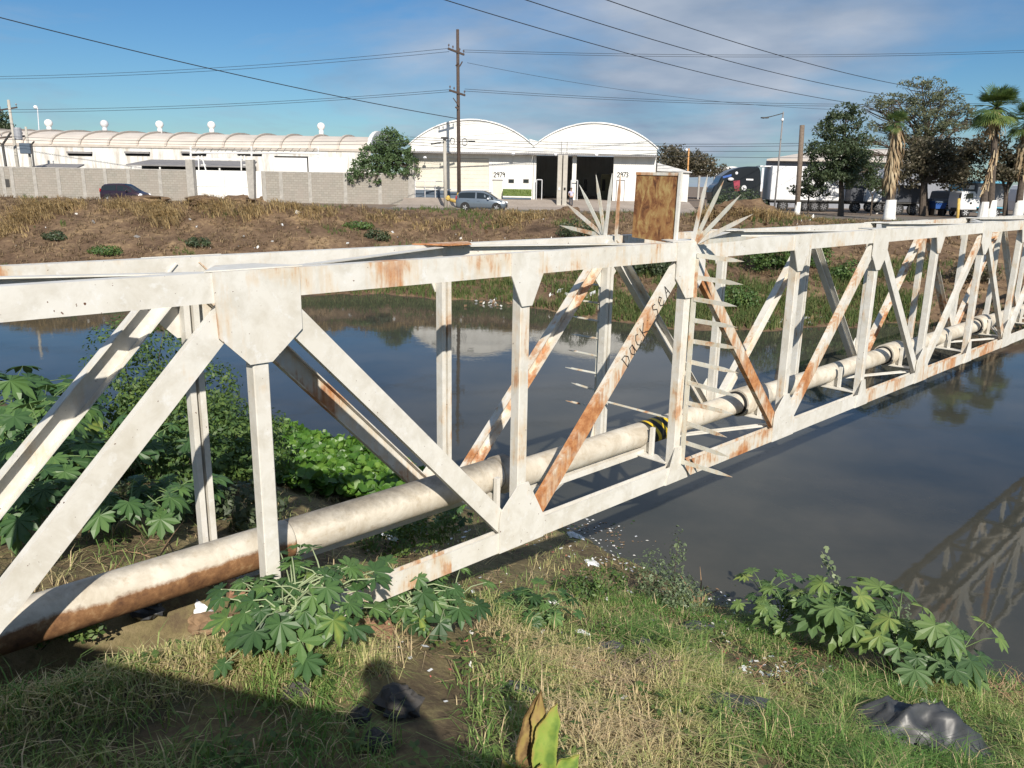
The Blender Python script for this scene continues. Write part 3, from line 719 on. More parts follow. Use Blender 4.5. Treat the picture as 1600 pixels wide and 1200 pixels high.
def castor(label, base, h, n, lr, spread, mat='castor', seed=0, stems=3, group=None):
    random.seed(seed)
    t = thing('castor_bean_plant', base, label, 'plant', group)
    sm = MB(); fm = MB(); tips = []
    for i in range(stems):
        a = ru(0, 2 * PI); e = base + Vector((math.cos(a) * spread * ru(.1, .55), math.sin(a) * spread * ru(.1, .55), h * ru(.55, .95)))
        mid = base.lerp(e, .5) + Vector((ru(-.05, .05), ru(-.05, .05), .05)) * h
        sm.tube([base - Z3 * .05, mid, e], [.016 * h + .004, .012 * h + .003, .007 * h + .003], 6); tips.append((mid, e))
    for i in range(n):
        mid, e = random.choice(tips); st = mid.lerp(e, ru(-.2, 1.))
        a = ru(0, 2 * PI); rr = spread * ru(.25, .75)
        c = st + Vector((math.cos(a) * rr, math.sin(a) * rr, ru(-.02, .42) * h))
        c.z = max(c.z, near_z(c.x, c.y) + .06)
        sm.tube([st, st.lerp(c, .55) + Z3 * .04, c], [.006, .005, .004], 4, cap=False)
        out = Vector((math.cos(a), math.sin(a), 0))
        nrm = Z3 * ru(.5, 1.) + out * ru(.1, .6) + SUN * ru(.1, .6)
        castor_leaf(fm, c, nrm, out + Vector((ru(-.4, .4), ru(-.4, .4), 0)), lr * ru(.65, 1.15), ru(.0, .85) if R() < .94 else ru(.68, .82), random.choice([7, 8, 9]))
    sm.build('stem', M['stem' if base.y < 6.2 and base.x > -2.5 else 'stem_green'], t, smooth=True); fm.build('foliage', M[mat], t)
    return t
G = lambda px, py: near_hit(px, py)
Wp = lambda x, y: Vector((x, y, near_z(x, y)))
castor('low castor bean plant hiding the foot of the nearest white truss post', G(455, 1015), .46, 80, .145, .60, 'castor', 1, 6)
castor('castor bean plant growing over the rusty buried end of the lower beam', G(655, 985), .42, 56, .14, .50, 'castor', 2, 5)
castor('small sprawling castor bean plant on the grass right of the rusty beam end', G(838, 975), .30, 30, .13, .44, 'castor', 3, 4)
castor('castor bean plant with the largest bluish leaves at the right water edge', G(1390, 1060), .80, 40, .25, .72, 'castorR', 4, 3)
castor('upright bluish castor bean plant by the water behind the white litter', G(1310, 1030), .80, 38, .23, .62, 'castorR', 5, 3)
castor('yellow-green castor bean plant at the left edge of the right hand clump', G(1215, 1000), .66, 38, .17, .48, 'castorR', 6, 3)
castor('castor bean plant leaning out over the water beside the bridge reflection', G(1475, 1070), .62, 20, .27, .55, 'castorR', 7, 2)
castor('tall castor bean plant at the left edge behind the near diagonal', Wp(-5.0, 7.9), .6, 44, .27, .95, 'castor', 8, 4)
castor('shaded castor bean plant between the two sloping bars at far left', Wp(-4.3, 7.0), .62, 36, .24, .8, 'castor', 9, 4)
castor('castor bean plant rising highest against the water at far left', Wp(-5.9, 9.0), .62, 44, .28, 1.0, 'castor', 10, 4)
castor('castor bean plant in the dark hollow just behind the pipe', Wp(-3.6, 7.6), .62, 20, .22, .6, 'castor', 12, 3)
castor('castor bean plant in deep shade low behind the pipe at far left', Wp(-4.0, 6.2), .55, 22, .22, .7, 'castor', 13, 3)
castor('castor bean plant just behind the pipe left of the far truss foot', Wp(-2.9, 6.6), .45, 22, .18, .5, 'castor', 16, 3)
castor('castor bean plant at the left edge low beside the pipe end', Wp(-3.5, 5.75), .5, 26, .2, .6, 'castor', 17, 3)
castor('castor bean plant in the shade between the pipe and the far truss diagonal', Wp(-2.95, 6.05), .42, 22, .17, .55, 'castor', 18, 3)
castor('small castor seedling among trash below the pipe', G(640, 850), .25, 9, .10, .3, 'castor', 14, 2)
castor('leafy castor seedling in the shade under the lower beam node', G(705, 835), .4, 16, .09, .35, 'castor', 15, 2)
def shrub(label, base, blobs, n, leaf, mat, seed, stemr=.012, name='shrub', elong=1.6, zmin=None, cat='shrub'):
    random.seed(seed); t = thing(name, base, label, cat)
    fm = MB(); sm = MB()
    vols = [b[3] * b[4] * b[5] for b in blobs]; tot = sum(vols)
    for (bx, by, bz, rx, ry, rz), vv in zip(blobs, vols):
        c = base + Vector((bx, by, bz))
        sm.tube([base - Z3 * .05, base.lerp(c, .6) + Vector((ru(-.1, .1) * rx, ru(-.1, .1) * rx, 0)), c + Z3 * rz * .5], [stemr, stemr * .7, stemr * .3], 5)
        for i in range(int(n * vv / tot)):
            d = Vector((random.gauss(0, 1), random.gauss(0, 1), random.gauss(0, 1))).normalized() * (ru(.25, 1.) ** .45)
            p = c + Vector((d.x * rx, d.y * ry, d.z * rz))
            lump = nz(p.x * 2.2 / max(rx, .3), p.y * 2.2 / max(rx, .3), p.z * 2.2 / max(rx, .3))
            if lump < -.22: continue
            nr = (d + Vector((ru(-.8, .8), ru(-.8, .8), ru(-.2, .9)))).normalized(); a = nr.cross(Vector((ru(-1, 1), ru(-1, 1), ru(-1, 1)))).normalized(); b = nr.cross(a)
            L = leaf * ru(.6, 1.3); W = L / elong
            fm.add([p - a * L, p + b * W * .8 - a * L * .1 , p + a * L, p - b * W * .8 - a * L * .1], [(0, 1, 2, 3)], .5 + lump * .5 + ru(-.25, .25))
    sm.build('stem', M['bark'], t); fm.build('foliage', M[mat], t)
    return t
shrub('dense fine leaved green shrub on the bank behind the near truss post', Wp(-3.75, 9.2), [(0, 0, .5, .75, .8, .52), (-.7, .5, .55, .6, .6, .55), (.55, -.3, .4, .6, .5, .4), (-.2, .8, .85, .45, .5, .42)], 10000, .032, 'shrub', 21)
shrub('yellowish green shrub with upright shoots against the blue water', Wp(-4.5, 10.8), [(0, 0, .55, .7, .7, .6), (.8, .2, .4, .6, .6, .42), (-.8, .3, .7, .4, .5, .6)], 7500, .035, 'shrub', 22)
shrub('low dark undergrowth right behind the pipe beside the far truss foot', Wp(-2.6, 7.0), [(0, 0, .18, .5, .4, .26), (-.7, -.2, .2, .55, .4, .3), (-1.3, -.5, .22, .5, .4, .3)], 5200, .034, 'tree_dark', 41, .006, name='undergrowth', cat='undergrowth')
shrub('added dark undergrowth standing in for shade in the hollow under the near pipe end', B(1.45, 4.52, near_z(*(B(1.45, 4.52, 0).xy))), [(0, 0, .10, .3, .16, .14), (-.35, -.3, .10, .3, .16, .13), (.3, .3, .08, .28, .15, .12), (-.65, -.62, .1, .25, .15, .12)], 2600, .03, 'tree_dark', 43, .004, name='undergrowth', cat='undergrowth')  # dark leaves added to blacken the sunlit slope like deep shade
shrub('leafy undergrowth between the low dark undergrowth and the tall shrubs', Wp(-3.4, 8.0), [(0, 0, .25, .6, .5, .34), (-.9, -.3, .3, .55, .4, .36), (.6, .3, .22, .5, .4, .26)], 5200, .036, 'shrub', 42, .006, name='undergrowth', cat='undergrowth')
shrub('feathery dark shrub between the castor plants and the far side of the bridge', Wp(-5.0, 10.0), [(0, 0, .9, .55, .6, .9), (.4, .4, 1.3, .35, .35, .6)], 5000, .03, 'shrub', 23)
shrub('low leafy ground shrub under the pipe by the truss foot', G(600, 860), [(0, 0, .12, .45, .3, .16), (.4, .3, .15, .4, .3, .2)], 1800, .028, 'shrub', 24, .006)
shrub('greyish small leaved bush at the water edge below the bridge', G(1050, 955), [(0, 0, .25, .33, .3, .28), (-.25, .1, .45, .22, .2, .3), (.05, .15, .7, .12, .12, .35), (.25, -.05, .2, .25, .2, .2)], 2600, .022, 'shrub_grey', 25, .008)
shrub('bright low weed beside the dark hole in the middle of the grass', G(1045, 1030), [(0, 0, .12, .16, .14, .14), (.12, 0, .1, .12, .1, .1)], 420, .024, 'shrub', 26, .005, name='weed', cat='weed')
shrub('grey green weed clump on the grassy slope right of the castor plants', G(900, 935), [(0, 0, .12, .3, .25, .16), (.3, .2, .12, .3, .25, .15)], 1300, .024, 'shrub', 27, .005, name='weed', cat='weed')
shrub('seedy upright weed with pale tips among the right castor leaves', G(1400, 1030), [(0, 0, .45, .10, .1, .35), (.1, 0, .3, .15, .12, .2), (-.2, .1, .3, .2, .2, .2)], 900, .022, 'shrub_grey', 28, .006, name='weed', cat='weed')
shrub('small feathery weed in the shade at the far left below the pipe', G(60, 1020), [(0, 0, .12, .15, .12, .14), (.2, .05, .1, .2, .12, .1)], 700, .02, 'shrub', 29, .004, name='weed', cat='weed')
# twig sapling
random.seed(31); b0 = G(1335, 1000); t = thing('sapling', b0, 'thin sapling twig with pale round leaves standing above the right castor clump', 'sapling')
sm = MB(); fm = MB(); top = atd(1284, 862, (b0.dot(N3)) + .1); path = [b0, b0.lerp(top, .5) + Vector((.05, 0, .05)), top]
sm.tube(path, [.008, .006, .003], 5)
for i in range(46):
    f = ru(.42, 1.); p = b0.lerp(top, f) + Vector((.05 * (1 - abs(2 * f - 1)), 0, 0)) + Vector((ru(-.07, .07), ru(-.07, .07), ru(-.06, .06)))
    nr = Vector((ru(-1, 1), ru(-1, .2), ru(.2, 1))).normalized(); a = nr.cross(Z3).normalized(); b = nr.cross(a); L = ru(.022, .04)
    fm.add([p + a * L * math.cos(w) + b * L * math.sin(w) for w in [k * PI / 3 for k in range(6)]], [(0, 1, 2, 3, 4, 5)], ru(.5, 1.1))
sm.build('stem', M['stem'], t); fm.build('foliage', M['shrub_grey'], t)
# water hyacinth mat
random.seed(41); hm = MB(); poly = [(-7.2, 17.0), (-5.0, 16.8), (-3.2, 15.7), (-1.9, 14.5), (-1.0, 13.0), (-.6, 11.4), (-1.2, 9.9), (-2.4, 9.2), (-4.8, 10.4), (-7.5, 13.2)]
def inside(x, y, P):
    c = False; j = len(P) - 1
    for i in range(len(P)):
        if (P[i][1] > y) != (P[j][1] > y) and x < (P[j][0] - P[i][0]) * (y - P[i][1]) / (P[j][1] - P[i][1]) + P[i][0]: c = not c
        j = i
    return c
n_ = 0
while n_ < 12500:
    x, y = ru(-7.6, -.3), ru(9., 17.2)
    if not inside(x + .35 * nz(y * 2, 3), y + .35 * nz(x * 2, 9), poly): continue
    z = max(ZW, near_z(x, y)); c = Vector((x, y, z + .08 + ru(0, .22) + .10 * nz(x * 1.5, y * 1.5))); n_ += 1
    nr = Vector((ru(-.9, .9), ru(-1.1, .5), ru(.35, 1.))).normalized(); a = nr.cross(Vector((ru(-1, 1), ru(-1, 1), 0.1))).normalized(); b = nr.cross(a); L = ru(.05, .10); va = .45 + .4 * nz(x * 1.8, y * 1.8, 4) + ru(-.25, .3)
    pts = [c + (a * math.cos(w) * (1.15 if math.cos(w) > 0 else .85) + b * math.sin(w) * .85) * L + nr * (.25 * L * math.cos(w) ** 2) for w in [k * PI / 3.5 for k in range(7)]]
    hm.add(pts + [c - nr * .01], [(i, (i + 1) % 7, 7) for i in range(7)], va)
tag(hm.build('water_hyacinth', M['hyacinth']), kind='stuff')
# foreground fleshy leaf plant, bottom centre
random.seed(51); b0 = G(842, 1235); b0.y -= .1; b0.z = near_z(b0.x, b0.y); t = thing('agave', b0, 'thick yellow-green leaves with a brown withered one at the bottom middle edge', 'plant')
def fleshy(p0, p1, w, var, bend):
    mb = MB(); n = 46; dv = (p1 - p0); L = dv.length; dv.normalize(); sv = dv.cross(Vector((0, -1, .25))).normalized(); nr = sv.cross(dv)
    vs_ = []; va = []
    for i in range(n + 1):
        f = i / n; env = (math.sin(min(1, f * 1.25 + .28) * PI * .62) ** .8) * (1 if f < .66 else max(0.02, 1 - ((f - .66) / .34) ** 1.7))
        c = p0 + dv * (L * f) + nr * (bend * math.sin(f * PI) * 1.6 + .02 * nz(f * 5, var * 9)) + sv * (bend * .9 * math.sin(f * 4 + var * 3) + .008 * nz(f * 9, var * 4, 3))
        for q in (-1, -.72, -.35, 0, .35, .72, 1):
            ed = env * w * (1 + (.03 * (i % 2) - .015 + .08 * nz(f * 7, q * 3 + var * 8) if abs(q) == 1 else 0) * (1.9 if var < .4 else 1.))
            hh = -.32 * (1 - q * q) + .10 * nz(f * 8, q * 2, var * 7)
            vs_.append(c + sv * (ed * q) + nr * (w * env * hh)); va.append(var + .18 * (var > .4) * (q > .1) + .30 * nz(f * 6, q * 2.5, var * 11) + (-.25 if abs(q) == 1 else 0) - .35 * max(0, f - .82) * 4 * (.5 + R()))
    fs = [(i * 7 + k, i * 7 + k + 1, i * 7 + 8 + k, i * 7 + 7 + k) for i in range(n) for k in range(6)]
    mb.add(vs_, fs, va); o_ = len(mb.v)
    back = [v - nr * .012 for v in vs_]; mb.add(back, [tuple(reversed(f)) for f in fs], va)
    return mb
tipA = atz(872, 1100, b0.z + .42); tipB = atz(840, 1078, b0.z + .46); tipC = atz(851, 1082, b0.z + .44)
l = fleshy(b0 + Vector((.0, .02, 0)), tipA, .062, .72, .03).build('leaf', M['agave'], t, smooth=True)
l = fleshy(b0 + Vector((-.07, .05, 0)), tipB, .052, .12, -.02).build('leaf', M['agave'], t, smooth=True); l['label'] = 'withered brown wavy leaf'
l = fleshy(b0 + Vector((-.03, .07, 0)), tipC, .045, .30, .02).build('leaf', M['agave'], t, smooth=True)
for (dx, dy, tx, ty, hz_, w_, vv) in ((-.16, .06, 790, 1185, .16, .05, .55), (.10, .04, 905, 1180, .18, .05, .8), (.02, -.08, 850, 1195, .2, .045, .65)):
    q_ = atz(tx, ty, b0.z + hz_); fleshy(b0 + Vector((dx * .4, dy, -.01)), q_, w_, vv, .03).build('leaf', M['agave'], t, smooth=True)
# small broad weeds among the grass
random.seed(57); wm = MB()
for i in range(1500):
    s_, d_ = ru(1.2, 9.2), ru(-.3, 4.2); p = U3 * s_ + N3 * d_
    if p.y < 2.6 or abs(p.x) > .7 * p.y + .4 or nz(p.x * 1.6, p.y * 1.6, 77.) < .02: continue
    z_ = near_z(p.x, p.y)
    if z_ < ZW + .05: continue
    for k in range(random.choice([4, 5, 7, 9])):
        a = ru(0, 2 * PI); c = Vector((p.x + ru(-.05, .05), p.y + ru(-.05, .05), z_ + ru(.02, .11))); dv = Vector((math.cos(a), math.sin(a), ru(-.2, .6))).normalized(); sv = dv.cross(Z3).normalized(); L = ru(.014, .04)
        wm.add([c - dv * L, c + sv * L * .5, c + dv * L, c - sv * L * .5], [(0, 1, 2, 3)], ru(.2, 1.05))
tag(wm.build('low_weeds', M['shrub']), kind='stuff')
# ------------------------------------------------------------------ stones, litter, debris
def lump(name, label, cat, base, rad, mat, seed, wob=.5, sink=.3, n=16):
    random.seed(seed); m = MB(); m.ball(base + Z3 * rad[2] * (1 - sink), rad, n, 10, wob); return tag(m.build(name, M[mat], loc=base, smooth=False), label, cat)
lump('stone', 'dark rounded rock at the edge of the viewer shadow', 'rock', G(622, 1112), (.13, .10, .08), 'stone', 1)
lump('stone', 'grey rock in shadow just left of the darker rounded rock', 'rock', G(562, 1130), (.06, .05, .05), 'stone', 2)
lump('stone', 'flat grey rock lowest in the shaded grass', 'rock', G(590, 1168), (.085, .06, .05), 'stone', 3)
lump('stone', 'dark stone in shaded grass near the orange flower plant', 'rock', G(465, 1092), (.09, .06, .045), 'stone', 4)
lump('stone', 'earthy stone beside the brick slab at the post foot', 'rock', G(330, 985), (.16, .10, .06), 'deadwood', 5)
lump('charred_log', 'charred black log in the grass right of the bottom middle leaves', 'log', G(1140, 1110), (.26, .11, .07), 'tarp', 6, .6, .5)
lump('trash_bag', 'small black plastic bag in the middle of the grass', 'trash bag', G(1005, 1018), (.12, .07, .08), 'tarp', 7, .6)
lump('trash_bag', 'black plastic bag left of the other small black bag', 'trash bag', G(955, 1018), (.10, .06, .06), 'tarp', 8, .6)
lump('trash_bag', 'flattened dark plastic bag left of the yellow-green leaves', 'trash bag', G(806, 1085), (.12, .05, .04), 'tarp', 9, .6)
lump('trash_bag', 'dark grey plastic bag in the hollow below the pipe', 'trash bag', G(230, 965), (.13, .08, .08), 'tarp', 10, .6)
lump('trash_bag', 'dark plastic heap at the waterline by the driftwood', 'trash bag', G(1085, 985), (.16, .09, .05), 'tarp', 16, .6)
def crumple(name, label, cat, base, rx, ry, h, mat, seed, n=9):
    random.seed(seed); m = MB(); vs_ = []
    for j in range(n):
        for i in range(n):
            u = i / (n - 1) * 2 - 1; v = j / (n - 1) * 2 - 1
            q = max(abs(u), abs(v)); x = u * rx * (1 + .25 * nz(u * 2, v * 2, seed)); y = v * ry * (1 + .25 * nz(u * 2 + 5, v * 2, seed))
            g = near_z(base.x + x, base.y + y)
            vs_.append(Vector((base.x + x, base.y + y, g + .012 + h * (1 - q ** 2) * (.35 + (1.1 * abs(fbm(u * 2.6, v * 2.6, seed * 3.1, 4)) if rx < .4 else 1.0 * (1 - min(1, abs(fbm(u * 1.25, v * 1.0, seed * 3.1, 2)) * 1.3)) + .10 * (1 - abs(nz(u * 5, v * 4, 2))) ** 3)))))
    m.add(vs_, [(j * n + i, j * n + i + 1, (j + 1) * n + i + 1, (j + 1) * n + i) for j in range(n - 1) for i in range(n - 1)])
    return tag(m.build(name, M[mat], loc=base, smooth=(mat == 'tarp')), label, cat)
crumple('black_tarp', 'crumpled black plastic sheet lying in the bottom right corner', 'tarp', G(1440, 1160), .56, .26, .27, 'tarp', 5, 34)
crumple('black_tarp', 'flat trailing black plastic strip running out to the right corner', 'tarp', G(1510, 1185), .24, .10, .09, 'tarp', 13, 9)
crumple('foam_plate', 'broken white foam plate lying on the grass', 'litter', G(1080, 1022), .085, .06, .05, 'foam', 4, 7)
crumple('paper_scrap', 'crumpled white bag under the large castor leaves', 'litter', G(1448, 1105), .085, .10, .10, 'foam', 5, 8)
crumple('plastic_scrap', 'pale blue plastic sheet right of the crumpled white bag', 'litter', G(1485, 1118), .06, .12, .05, 'bluebag', 6, 7)
crumple('paper_scrap', 'white scrap against the waterline by the largest leaves', 'litter', G(1482, 1068), .09, .05, .05, 'bag', 7, 7)
crumple('paper_scrap', 'white scrap below the yellow-green castor leaves', 'litter', G(1208, 1058), .06, .04, .05, 'bag', 8, 6)
crumple('plastic_bottle', 'red plastic litter by the driftwood', 'litter', G(1104, 965), .06, .03, .05, 'redtrash', 9, 6)
crumple('paper_scrap', 'white scrap between castor plant leaves left of the grass slope', 'litter', G(866, 945), .06, .035, .05, 'bag', 10, 6)
crumple('paper_scrap', 'pale grey scrap below the small sprawling plant', 'litter', G(912, 992), .08, .05, .05, 'bag', 11, 6)
crumple('paper_scrap', 'white plastic at the shore under the lower beam', 'litter', G(900, 838), .14, .10, .09, 'bag', 12, 7)
crumple('paper_scrap', 'small white scrap at the shore right of the larger plastic', 'litter', G(926, 826), .08, .05, .05, 'bag', 14, 6)
crumple('paper_scrap', 'pale scrap lying near the pipe above the small castor seedling', 'litter', G(608, 842), .10, .06, .06, 'bag', 15, 6)
crumple('paper_scrap', 'white scrap on the castor plant over the rusty beam', 'litter', G(672, 908), .06, .03, .08, 'bag', 17, 6)
crumple('paper_scrap', 'pale torn scrap on the slope by the greyish bush', 'litter', G(925, 882), .10, .06, .05, 'bag', 18, 6)
crumple('paper_scrap', 'grey white scrap beside the earthy stone left of the truss foot', 'litter', G(322, 966), .07, .035, .045, 'bag', 19, 6)
random.seed(61); sc = MB()
for i in range(620):
    px, py = ru(560, 1330), ru(800, 1120)
    if R() < .5: px, py = random.choice([(905, 850), (1010, 930), (1110, 965), (1230, 1060), (960, 880), (700, 850), (1160, 1050)]); px += random.gauss(0, 45); py += random.gauss(0, 18)
    p = G(px, py)
    if p.z < ZW + .02: continue
    L = ru(.008, .03); a = Vector((ru(-1, 1), ru(-1, 1), ru(-.2, .5))).normalized(); b = a.cross(Z3).normalized(); c = p + Z3 * ru(.015, .05)
    sc.cm = random.choice([0, 0, 1, 1, 2, 3, 3])
    sc.add([c - a * L - b * L * .6, c + a * L * .7 - b * L * .5, c + a * L + b * L * .7, c - a * L * .6 + b * L * .5], [(0, 1, 2, 3)])
tag(sc.build('small_litter', [M['bag'], M['foam'], M['redtrash'], M['deadwood']]), kind='stuff')
random.seed(63); fw = MB()
for i in range(520):
    c0 = random.choice([(890, 826), (960, 850), (1115, 940), (1190, 965), (1350, 985), (640, 770), (1180, 975), (930, 828)])
    p = atz(c0[0] + random.gauss(0, 30), c0[1] + random.gauss(0, 9), ZW + .006)
    if near_z(p.x, p.y) > ZW: continue
    L = ru(.008, .035); a = ru(0, PI); dv = Vector((math.cos(a), math.sin(a), 0)) * L; sv = Vector((-math.sin(a), math.cos(a), 0)) * L * ru(.3, .9); fw.cm = random.choice([0, 1, 2, 2, 2, 3])
    fw.add([p - dv, p + sv, p + dv, p - sv + Z3 * .004], [(0, 1, 2, 3)])
tag(fw.build('floating_litter', [M['bag'], M['foam'], M['deadwood'], M['hyacinth']]), kind='stuff')
m = MB(); c = G(382, 938); m.box(c + Z3 * .08, (.24, .20, .06), .6, ax=(Vector((.80, .5, -.3)).normalized(), Vector((-.45, .86, .1)).normalized(), Vector((.32, -.1, .94)).normalized()))
tag(m.build('brick_slab', M['brick'], loc=c, bevel=.01), 'orange brown broken brick slab leaning at the foot of the near post', 'brick')
lump('brick_footing', 'crumbling reddish brick footing under the near end of the lower beam', 'footing', B(2.86, D1 + .03, -3.2), (.17, .14, .09), 'brick', 33, .45)
# driftwood root
random.seed(71); c = G(1092, 950); m = MB()
for dx, dy, dz, r in ((-.22, .3, .33, .016), (.12, .1, .25, .03), (.05, .3, .42, .012), (.35, -.1, .06, .025), (-.3, -.1, .05, .02), (.30, .25, .12, .02), (-.1, .2, .2, .02)):
    e_ = c + Vector((dx, dy, dz)); m.tube([c - Z3 * .03, c.lerp(e_, .5) + Vector((ru(-.05, .05), ru(-.05, .05), .03)), e_], [r, r * .8, r * .25], 7)
tag(m.build('driftwood', M['deadwood'], loc=c, smooth=True), 'bleached driftwood root stranded at the water edge', 'driftwood')
# dry twigs heaps
def twigs(label, c, n, L, seed, rx=.3, rz=.15, mat='deadwood'):
    random.seed(seed); m = MB()
    for i in range(n):
        p = c + Vector((ru(-rx, rx), ru(-rx, rx), ru(0, rz))); p.z = max(p.z, near_z(p.x, p.y)); d = Vector((ru(-1, 1), ru(-1, 1), ru(-.1, .7))).normalized() * L * ru(.4, 1.)
        m.tube([p, p + d * .5 + Vector((ru(-.03, .03), ru(-.03, .03), ru(0, .04))), p + d], [.006, .005, .002], 4, cap=False)
    return tag(m.build('brushwood', M[mat], loc=c), label, 'brushwood')
twigs('tangle of reddish dead twigs at the right edge', G(1590, 1110), 70, .3, 1, .22, .22)
twigs('tangled dry straw and twigs in the middle of the grass', G(1000, 1070), 70, .22, 2, .28, .05, 'wood_grey')
twigs('dead twigs under the yellow-green castor leaves', G(1230, 1075), 50, .18, 3, .25, .06)
twigs('dead twigs lying in the shade below the pipe', G(260, 900), 40, .3, 4, .35, .08)
# marigold
c = G(443, 1040) + Z3 * .04; t = thing('marigold', c, 'single orange flower at the base of the low castor plant', 'flower'); m = MB(); hd = c + Z3 * .13 + Vector((0, -.05, 0)); m.tube([c, hd], .004, 5); m.build('stem', M['stem'], t); m = MB()
for ring in range(3):
    for k in range(12):
        a = k * PI / 6 + ring * .25; d = Vector((math.cos(a), math.sin(a) * .8 - .2, .25 + ring * .4)).normalized(); sv = d.cross(Z3).normalized(); L = .036 - ring * .008
        m.add([hd, hd + d * L * .7 + sv * .008, hd + d * L, hd + d * L * .7 - sv * .008], [(0, 1, 2, 3)])
m.build('flower_head', M['petal'], t)
# ------------------------------------------------------------------ road bridge behind the viewer and the photographer
m = MB(); m.box2((-9, -9, -1.95), (9, .1, -1.66)); tag(m.build("bridge_deck", M["grey_conc"], loc=(0, -.62, -1.95)), 'concrete road deck under the viewer, shading the near grass', 'bridge deck')
m = MB(); prof = [(-9, 1.9), (-3.2, 1.0), (-2.26, .62), (-.66, .23), (0., .08), (1.13, -.25), (1.72, -.36), (9, -.9)]
m.plate([(x, -.62, z) for x, z in prof] + [(9, -.62, -1.655), (-9, -.62, -1.655)], (0, -1, 0), .16)
tag(m.build('parapet_wall', M['grey_conc'], loc=(0, -.62, -1.66)), 'solid parapet wall behind the viewer whose edge shadow crosses the grass', 'wall')
def skin_mesh(name, verts, edges, radii, mat, parent, root=0, sub=2):
    me = bpy.data.meshes.new(name); org = ORG[parent.name]
    me.from_pydata([tuple(Vector(v) - org) for v in verts], edges, []); me.materials.append(mat)
    o = bpy.data.objects.new(name, me); COL.objects.link(o); o.parent = parent; ORG[o.name] = org
    sk_ = o.modifiers.new('skin', 'SKIN'); sk_.use_smooth_shade = True
    for i, r in enumerate(radii):
        d = me.skin_vertices[0].data[i]; d.radius = (r, r) if not isinstance(r, tuple) else r; d.use_root = (i == root)
    ss = o.modifiers.new('sub', 'SUBSURF'); ss.levels = sub; ss.render_levels = sub
    return o
def person(base, H, yaw, label, arms, step=.08, group=None):
    t = thing('person', base, label, 'person')
    X = Vector((math.cos(yaw), math.sin(yaw), 0)); Y = Vector((-math.sin(yaw), math.cos(yaw), 0))   # Y forward
    def P(x, y, z): return base + X * (x * H) + Y * (y * H) + Z3 * (z * H)
    V = []; E_ = []; Rr = []
    def v(x, y, z, r, par=None):
        V.append(P(x, y, z)); Rr.append(r * H if not isinstance(r, tuple) else (r[0] * H, r[1] * H))
        if par is not None: E_.append((par, len(V) - 1))
        return len(V) - 1
    pel = v(0, 0, .53, (.075, .055)); wa = v(0, .005, .62, (.066, .05), pel); ch = v(0, 0, .74, (.085, .058), wa); nb = v(0, -.005, .825, (.045, .04), ch); nk = v(0, .0, .862, .03, nb)
    hd0 = v(0, .012, .90, (.040, .046), nk); hd1 = v(0, .012, .945, (.044, .054), hd0); v(0, .005, .985, (.030, .036), hd1); v(0, .066, .922, .008, hd1)
    pants_v = []; pants_r = []; pants_e = []
    for q in (-1, 1):
        hp = v(q * .052, 0, .49, .052, pel); kn = v(q * .056, step * q * .4 + .012, .285, .034, hp); an = v(q * .058, step * q, .055, .022, kn); v(q * .064, step * q + .07, .018, .018, an)
    sh_ids = []
    for q, (el, wr) in zip((-1, 1), arms):
        sh = v(q * .105, 0, .80, .032, ch); e_ = v(*el, .025, sh); w_ = v(*wr, .017, e_)
        dv = Vector(wr) - Vector(el); dv.normalize(); pm = Vector(wr) + dv * .03; p_ = v(pm.x, pm.y, pm.z, (.019, .012), w_)
        sv = dv.cross(Vector((0, 0, 1)));
        if sv.length < .1: sv = Vector((0, 1, 0))
        sv.normalize()
        for fi, (off, ln) in enumerate(((-.015, .036), (-.005, .043), (.005, .041), (.015, .032))):
            b = pm + sv * off + dv * .02; f1 = v(b.x, b.y, b.z, .0052, p_); c = b + dv * ln * .55 + Vector((0, .004, -.002)); f2 = v(c.x, c.y, c.z, .0048, f1); c2 = c + dv * ln * .4 + Vector((0, .012, -.004)); v(c2.x, c2.y, c2.z, .0042, f2)
        tb = Vector(wr) + dv * .012 - sv * .018 * q; f1 = v(tb.x, tb.y, tb.z, .0058, w_); tc_ = tb + dv * .028 - sv * .012 * q + Vector((0, .01, 0)); v(tc_.x, tc_.y, tc_.z, .005, f1)
    skin_mesh('body', V, E_, Rr, M['skin'], t, 0, 2)
    # clothing
    SV = [P(0, 0, .52), P(0, .005, .62), P(0, 0, .74), P(0, -.004, .818)]; SR = [(.084, .064), (.076, .06), (.095, .068), (.05, .044)]; SE = [(0, 1), (1, 2), (2, 3)]
    for q, (el, wr) in zip((-1, 1), arms):
        i = len(SV); SV += [P(q * .108, 0, .80), P(*(Vector((q * .108, 0, .80)).lerp(Vector(el), .8)))]; SR += [(.04, .04), (.035, .035)]; SE += [(2, i), (i, i + 1)]
    skin_mesh('shirt', SV, SE, [(a * H, b * H) for a, b in SR], M['shirt'], t, 0, 2)
    TV = [P(0, 0, .545)]; TR = [(.078, .06)]; TE = []
    for q in (-1, 1):
        i = len(TV); TV += [P(q * .052, 0, .48), P(q * .056, step * q * .4 + .012, .285), P(q * .058, step * q, .05)]; TR += [(.057, .057), (.04, .04), (.032, .032)]; TE += [(0, i), (i, i + 1), (i + 1, i + 2)]
    skin_mesh('trousers', TV, TE, [(a * H, b * H) for a, b in TR], M['trousers'], t, 0, 2)
    m = MB(); m.ball(P(0, -.004, .958), (.053 * H, .060 * H, .046 * H), 14, 9, .08); m.build('hair', M['hair'], t, smooth=True)
    m = MB()
    for q in (-1, 1): m.ball(P(q * .016, .062, .935), (.005 * H,) * 3, 6, 5)
    m.build('eye', M['dark'], t); m = MB(); m.box(P(0, .058, .902), (.026 * H, .012 * H, .005 * H), yaw); m.build('mouth', M['redtrash'], t)
    m = MB()
